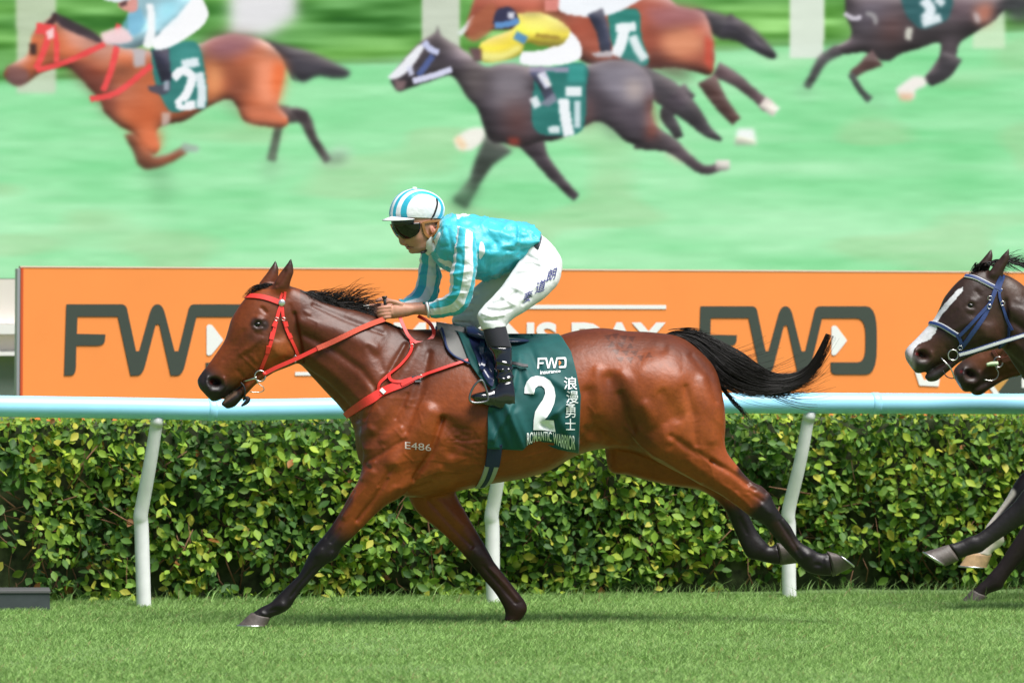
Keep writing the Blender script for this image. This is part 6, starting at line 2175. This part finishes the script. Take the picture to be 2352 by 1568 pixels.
def carry(V, nose_px, nose_py, fr, deg):
    """swing head and neck up by deg about the base of the neck, then move the horse so that its nose tip sits at the given place"""
    def swing(W):
        W = np.asarray(W, float)
        piv = HF.P(885, 850, 0)
        w = 1 - sstep(700, 900, to_px(W)[:, 0])
        a = np.radians(deg) * w
        d = W - piv
        s = d @ HF.es
        z = d[:, 2]
        s2 = s * np.cos(a) - z * np.sin(a) * -1
        z2 = z * np.cos(a) - s * np.sin(a)
        return W + HF.es * (s2 - s)[:, None] + np.array([0, 0, 1.0]) * (z2 - z)[:, None]
    nose = swing(HF.P(453, 876, 0)[None])[0]
    return swing(V) + (fr.P(nose_px, nose_py, 0) - nose)


def follower(fr, nose, deg, legs, hoofs, name, label, colour, legc, extra, shut=0.0):
    SV = SV0.copy()
    if shut:
        q0 = to_px(SV)
        nrm = np.array([.60, .80])
        dd = (q0 - np.array([560, 879])) @ nrm
        w = sstep(1, 5, dd) * sstep(-640, -545, -q0[:, 0]) * (q0[:, 1] > 850)
        SV += (w * shut * U)[:, None] * (-HF.es * .45 + np.array([0, 0, .9]))
    mv = lambda W: carry(W, nose[0], nose[1], fr, deg)
    tr = lambda st: (mv(loft(HF, st, 26, 5)[0]), loft(HF, st, 26, 5)[1])
    V, F = fuse([(mv(SV), SF.tolist())] + [loft(fr, l, 26, 5) for l in legs] + [tr(NEAR_HIND), tr(FAR_HIND)], .0062)
    E = edges_of(F)
    V = relax(V, E, .5, 2)
    q = to_px(V)
    V = relax(V, E, 1 - sstep(40, 90, seg_dist(q, [(nose[0] + 470, nose[1] + 190), (nose[0] + 380, nose[1] + 200)])), 40)
    q = to_px(V)
    s = (V - fr.o) @ fr.et / U
    n = (vnoise(V, 9) - .5)
    C = np.tile(np.array(colour, float), (len(V), 1)) * (1 + .5 * n + .2 * (vnoise(V, 40) - .5))[:, None]

    def mixc(w, c):
        w = np.clip(w, 0, 1)[:, None]
        C[:] = C * (1 - w) + np.asarray(c) * w
    mixc(sstep(nose[1] + 230, nose[1] + 330, q[:, 1]) * .95, legc)
    extra(mixc, q, s)
    b = mv(HF.P(1200, 1432, 0)[None])[0]
    b[2] = 0
    rt_ = root(name, b, label, 'horse', 'racehorses')
    put('body', V, F, coat_mat, rt_, color=np.clip(C, .002, 1))
    for spec, m in hoofs:
        put('hoof', *hoof_shape(fr, spec), m, rt_)
        tf, tr_, sf, sr, t, w = spec
        A = [fr.P(*sf, t), fr.P(*sr, t)]
        c, h = (A[0] + A[1]) / 2, (A[0] - A[1]) / 2
        a = np.linspace(-2.3, 2.3, 24)
        P = c + np.cos(a)[:, None] * h + np.sin(a)[:, None] * fr.et * w * U
        put('horseshoe', *tube(P, .0045, 7), shoe_mat, rt_)
    for k in ('near_hind', 'far_hind'):
        V2, F2 = hoof_shape(HF, HOOVES[k])
        put('hoof', mv(V2), F2, hoof_mat, rt_)
    V2, F2 = ellipsoid(EYEC, [HF.es * .0185, np.array([0, 0, .0125]), HF.et * .0145], 20, 14)
    put('eye', mv(V2), F2, eye_mat, rt_)
    tl = [mv(x) for x in ts[::5]]
    put('tail', *hair(tl, .0035, .0006), hair_mat, rt_)
    return rt_, bvh_of(V, F)


# --- dark horse with the white blaze
F2_ = Frame(*(lambda d: ((2078 - 1176) / FPX * d, d - CAM_D))(26.0), 6.0)
LEG_A = [(2470, 985, 2580, 1040, -68, 42), (2440, 1030, 2550, 1090, -70, 38), (2405, 1066, 2490, 1128, -66, 30), (2372, 1100, 2432, 1166, -62, 24), (2348, 1128, 2388, 1184, -60, 23), (2325, 1157, 2355, 1201, -58, 18), (2298, 1181, 2325, 1219, -57, 14.5), (2262, 1214, 2292, 1240, -56, 14), (2240, 1228, 2268, 1257, -55, 16), (2225, 1232, 2253, 1268, -55, 16.5), (2205, 1242, 2232, 1273, -55, 14.5), (2178, 1250, 2203, 1283, -55, 16)]
LEG_B = [(2470, 1000, 2580, 1050, 66, 40), (2425, 1035, 2530, 1090, 66, 36), (2385, 1062, 2460, 1120, 63, 28), (2350, 1085, 2405, 1140, 60, 23), (2331, 1108, 2375, 1155, 58, 22), (2312, 1142, 2348, 1172, 57, 17), (2287, 1178, 2322, 1203, 56, 14), (2266, 1206, 2306, 1226, 55, 15), (2260, 1222, 2307, 1244, 55, 17), (2262, 1240, 2296, 1256, 55, 14), (2250, 1262, 2278, 1268, 55, 15), (2238, 1272, 2277, 1276, 55, 17)]
pale_hoof = mat('pale hoof horn', (.52, .33, .17), .5, noise=.25, nscale=40)
BLAZE = Z7((905, 440), (890, 500), (800, 590), (720, 680), (668, 760), (658, 850), (600, 915), (500, 955), (460, 1000), (445, 1060), (440, 1120), (380, 1060), (370, 1010), (400, 960), (590, 780), (740, 590), (850, 470))


def dark_extra(mixc, q, s):
    mixc(.5 * (1 - sstep(10, 60, seg_dist(q, Z7((1150, 800), (1250, 900))))), [.075, .030, .016])
    mixc(.6 * (1 - sstep(8, 40, seg_dist(q, Z7((560, 950), (680, 1000))))), [.085, .032, .018])
    mixc(.5 * (1 - sstep(10, 50, seg_dist(q, Z7((1350, 450), (1420, 420))))), [.09, .045, .028])
    mixc(.75 * (1 - sstep(10, 30, seg_dist(q, Z7((440, 1130), (520, 1190), (640, 1250))))), [.045, .040, .040])
    fz = np.maximum(0, 1 - np.abs(s) / 40)
    mixc(np.where(in_poly(q, BLAZE) & (np.abs(s) < 30), .97, 0), [.66, .65, .66])
    mixc(.7 * (1 - sstep(4, 14, seg_dist(q, Z7((400, 1020), (430, 1090), (440, 1150))))), [.52, .42, .42])
    mixc(.9 * (1 - sstep(5, 8.5, np.hypot((q[:, 0] - 2111) / 1.3, q[:, 1] - 812))) * (s < 0), [.012, .004, .004])
    mixc(.7 * (1 - sstep(2.5, 5, np.hypot((q[:, 0] - 2106) / 1.2, q[:, 1] - 812))) * (s < 0), [.12, .012, .012])
    st_ = (s > 20) & (q[:, 1] > 1120) & (q[:, 0] < 2345)
    mixc(np.where(st_, .97 * np.maximum(sstep(1205, 1225, q[:, 1]), 1 - sstep(6, 14, seg_dist(q, [(2322, 1132), (2290, 1172), (2262, 1212)]))), 0), [.68, .60, .52])


dark_horse, DB = follower(F2_, (2078, 809), 7.6, [LEG_A, LEG_B],
                          [(((2172, 1252), (2199, 1288), (2121, 1268), (2172, 1300), -55, 23), hoof_mat), (((2222, 1272), (2277, 1275), (2203, 1300), (2266, 1303), 55, 22), pale_hoof)],
                          'following_horse', 'near black horse with white blaze and blue bridle at the right edge', (.034, .0165, .0115), (.011, .009, .009), dark_extra)
MB = mane_strands(F2_, 340, [(2262, 600), (2300, 592), (2345, 606), (2400, 640), (2460, 672)], [(2300, 40, .8), (2370, 45, .7)], 13)
put('mane', *hair(MB, .0019, .0004), hair_mat, dark_horse)
fl = []
r_ = np.random.default_rng(15)
for _ in range(120):
    x = r_.uniform(2240, 2275)
    y = 606 + r_.uniform(-4, 8)
    L = r_.uniform(15, 36)
    fl.append(np.array([F2_.P(x - L * q_ * .5, y + L * (.5 * q_ + .3 * q_ * q_), r_.uniform(-14, 14) - 3) for q_ in np.linspace(0, 1, 7)]))
put('forelock', *hair(fl, .0018, .0005), hair_mat, dark_horse)

blue_tack = mat('blue bridle leather', (.022, .045, .16), .5, noise=.15, nscale=80)
white_tack = mat('white bridle piping', (.75, .75, .76), .5)
HF_keep = HF


def strap2(bvh, fr, pts, w, th=.004, off=.003):
    return strap(bvh, fr, pts, w, th, off)


bl = root('bridle', F2_.P(2230, 720, -45), 'blue bridle with white piping on the near black horse', 'bridle', 'bridles')
for pts, w, nm, m, of in ((Z7((925, 347), (1010, 362), (1120, 415), (1245, 478)), 11, 'browband', white_tack, .003), (Z7((925, 347), (1010, 362), (1120, 415), (1245, 478)), 6.5, 'browband', blue_tack, .006),
                          (Z7((608, 768), (700, 785), (850, 875)), 11.5, 'noseband', white_tack, .003), (Z7((608, 768), (700, 785), (850, 875)), 7, 'noseband', blue_tack, .006),
                          (Z7((1240, 350), (1200, 440), (1150, 570), (1080, 720), (950, 900), (880, 990)), 11, 'cheek_strap', blue_tack, .004), (Z7((1130, 600), (1010, 730), (870, 880)), 8, 'nose_strap', blue_tack, .008),
                          (Z7((1262, 345), (1222, 480), (1240, 590), (1300, 740), (1345, 830)), 7, 'throat_latch', blue_tack, .004), (Z7((1320, 800), (1310, 900), (1220, 985)), 7, 'throat_latch', blue_tack, .004),
                          (Z7((850, 880), (880, 930), (870, 990)), 8, 'noseband_end', blue_tack, .006)):
    V, F = strap2(DB, F2_, pts, w, .004, of)
    put(nm, V, F, m, bl)
for q_ in ((1128, 620), (1243, 590), (875, 975), (1135, 545)):
    p, n = surf(DB, F2_, *Z7(q_)[0], .014)
    put('buckle', *ring(p, F2_.es * .011, np.array([0, 0, .010]), .0017, 14), steel_mat, bl)
put('bit_ring', *ring(F2_.P(*Z7((812, 1052))[0], -38), F2_.es * .024, np.array([0, 0, .025]), .0034), steel_mat, bl)
put('bit_bar', *tube([F2_.P(*Z7(a)[0], t) for a, t in (((700, 1075), -26), ((740, 1115), -37), ((790, 1170), -39), ((828, 1265), -38))], .0036, 8, 4), steel_mat, bl)
put('curb_chain', *tube([F2_.P(*Z7(a)[0], -38) for a in ((720, 1190), (750, 1240), (800, 1260), (826, 1250))], .0028, 8, 4), black_mat, bl)
RA = [F2_.P(*Z7(a)[0], t) for a, t in (((865, 1052), -40), ((1000, 1015), -50), ((1200, 950), -62), ((1447, 875), -70), ((1900, 740), -60))]
put('rein', *ribbon(np.array(RA), np.tile(-F2_.et, (5, 1)), .024, .004, 6), blue_tack, bl)
put('rein_stripe', *ribbon(np.array(RA) - F2_.et * .005, np.tile(-F2_.et, (5, 1)), .014, .002, 6), white_tack, bl)

# --- brown horse behind it
F3_ = Frame(*(lambda d: ((2192 - 1176) / FPX * d, d - CAM_D))(26.95), 6.0)
LEG_C = [(2560, 1040, 2660, 1080, -66, 40), (2510, 1085, 2590, 1125, -64, 32), (2455, 1125, 2515, 1165, -60, 25), (2405, 1162, 2450, 1200, -58, 22), (2360, 1195, 2410, 1235, -57, 20), (2325, 1245, 2362, 1275, -56, 14.5), (2296, 1290, 2326, 1312, -55, 14), (2272, 1318, 2308, 1338, -55, 16), (2262, 1330, 2300, 1352, -55, 16), (2245, 1345, 2272, 1362, -55, 14), (2232, 1358, 2262, 1372, -55, 15)]
LEG_D = [(2600, 1040, 2700, 1060, 66, 40), (2620, 1100, 2690, 1110, 64, 30), (2640, 1160, 2690, 1165, 62, 24), (2650, 1210, 2690, 1215, 60, 20), (2665, 1290, 2690, 1290, 58, 14), (2660, 1340, 2692, 1345, 57, 16), (2650, 1362, 2680, 1370, 57, 14)]


def brown_extra(mixc, q, s):
    mixc(.9 * (1 - sstep(22, 55, seg_dist(q, [(2200, 860), (2225, 880), (2250, 890)]))), [.030, .020, .017])
    mixc(.9 * (1 - sstep(6, 10, np.hypot((q[:, 0] - 2216) / 1.3, q[:, 1] - 853))) * (s < 0), [.010, .004, .004])
    mixc(.6 * (1 - sstep(2, 4.5, np.hypot((q[:, 0] - 2208), q[:, 1] - 853))) * (s < 0), [.2, .02, .02])


brown_horse, BBv = follower(F3_, (2190, 852), 10.0, [LEG_C, LEG_D], [(((2230, 1356), (2266, 1371), (2206, 1381), (2256, 1385), -55, 22), hoof_mat)],
                            'trailing_horse', 'brown horse half hidden behind the near black horse, muzzle showing', (.115, .040, .017), (.014, .010, .010), brown_extra, 13.0)
b3 = root('bridle', F3_.P(2290, 830, -40), 'brown leather rein and pale green bit of the half hidden horse', 'bridle', 'bridles')
brown_tack = mat('brown bridle leather', (.12, .035, .02), .5)
put('bit_ring', *ring(F3_.P(*Z7((1218, 1115))[0], -38), F3_.es * .022, np.array([0, 0, .026]), .0034), steel_mat, b3)
put('bit_guard', *tube([F3_.P(*Z7(a)[0], -37) for a in ((1112, 1142), (1150, 1132), (1214, 1128))], [.008, .0105, .011], 12, 3), mat('pale green rubber', (.48, .60, .36), .6), b3)
put('curb_ring', *tube([F3_.P(*Z7(a)[0], -36) for a in ((1195, 1165), (1218, 1210), (1205, 1255), (1160, 1280), (1090, 1272))], .0024, 8, 4), steel_mat, b3)
RA = [F3_.P(*Z7(a)[0], t) for a, t in (((1250, 1100), -40), ((1350, 1070), -52), ((1447, 1040), -60), ((1800, 930), -66))]
put('rein', *ribbon(np.array(RA), np.tile(-F3_.et, (4, 1)), .026, .005, 6), brown_tack, b3)
put('cheek_strap', *strap(BBv, F3_, Z7((1170, 1010), (1200, 1060), (1225, 1100)), 9, .004, .004), brown_tack, b3)
put('cheek_strap', *strap(BBv, F3_, Z7((1290, 985), (1260, 1050), (1245, 1095)), 9, .004, .004), brown_tack, b3)
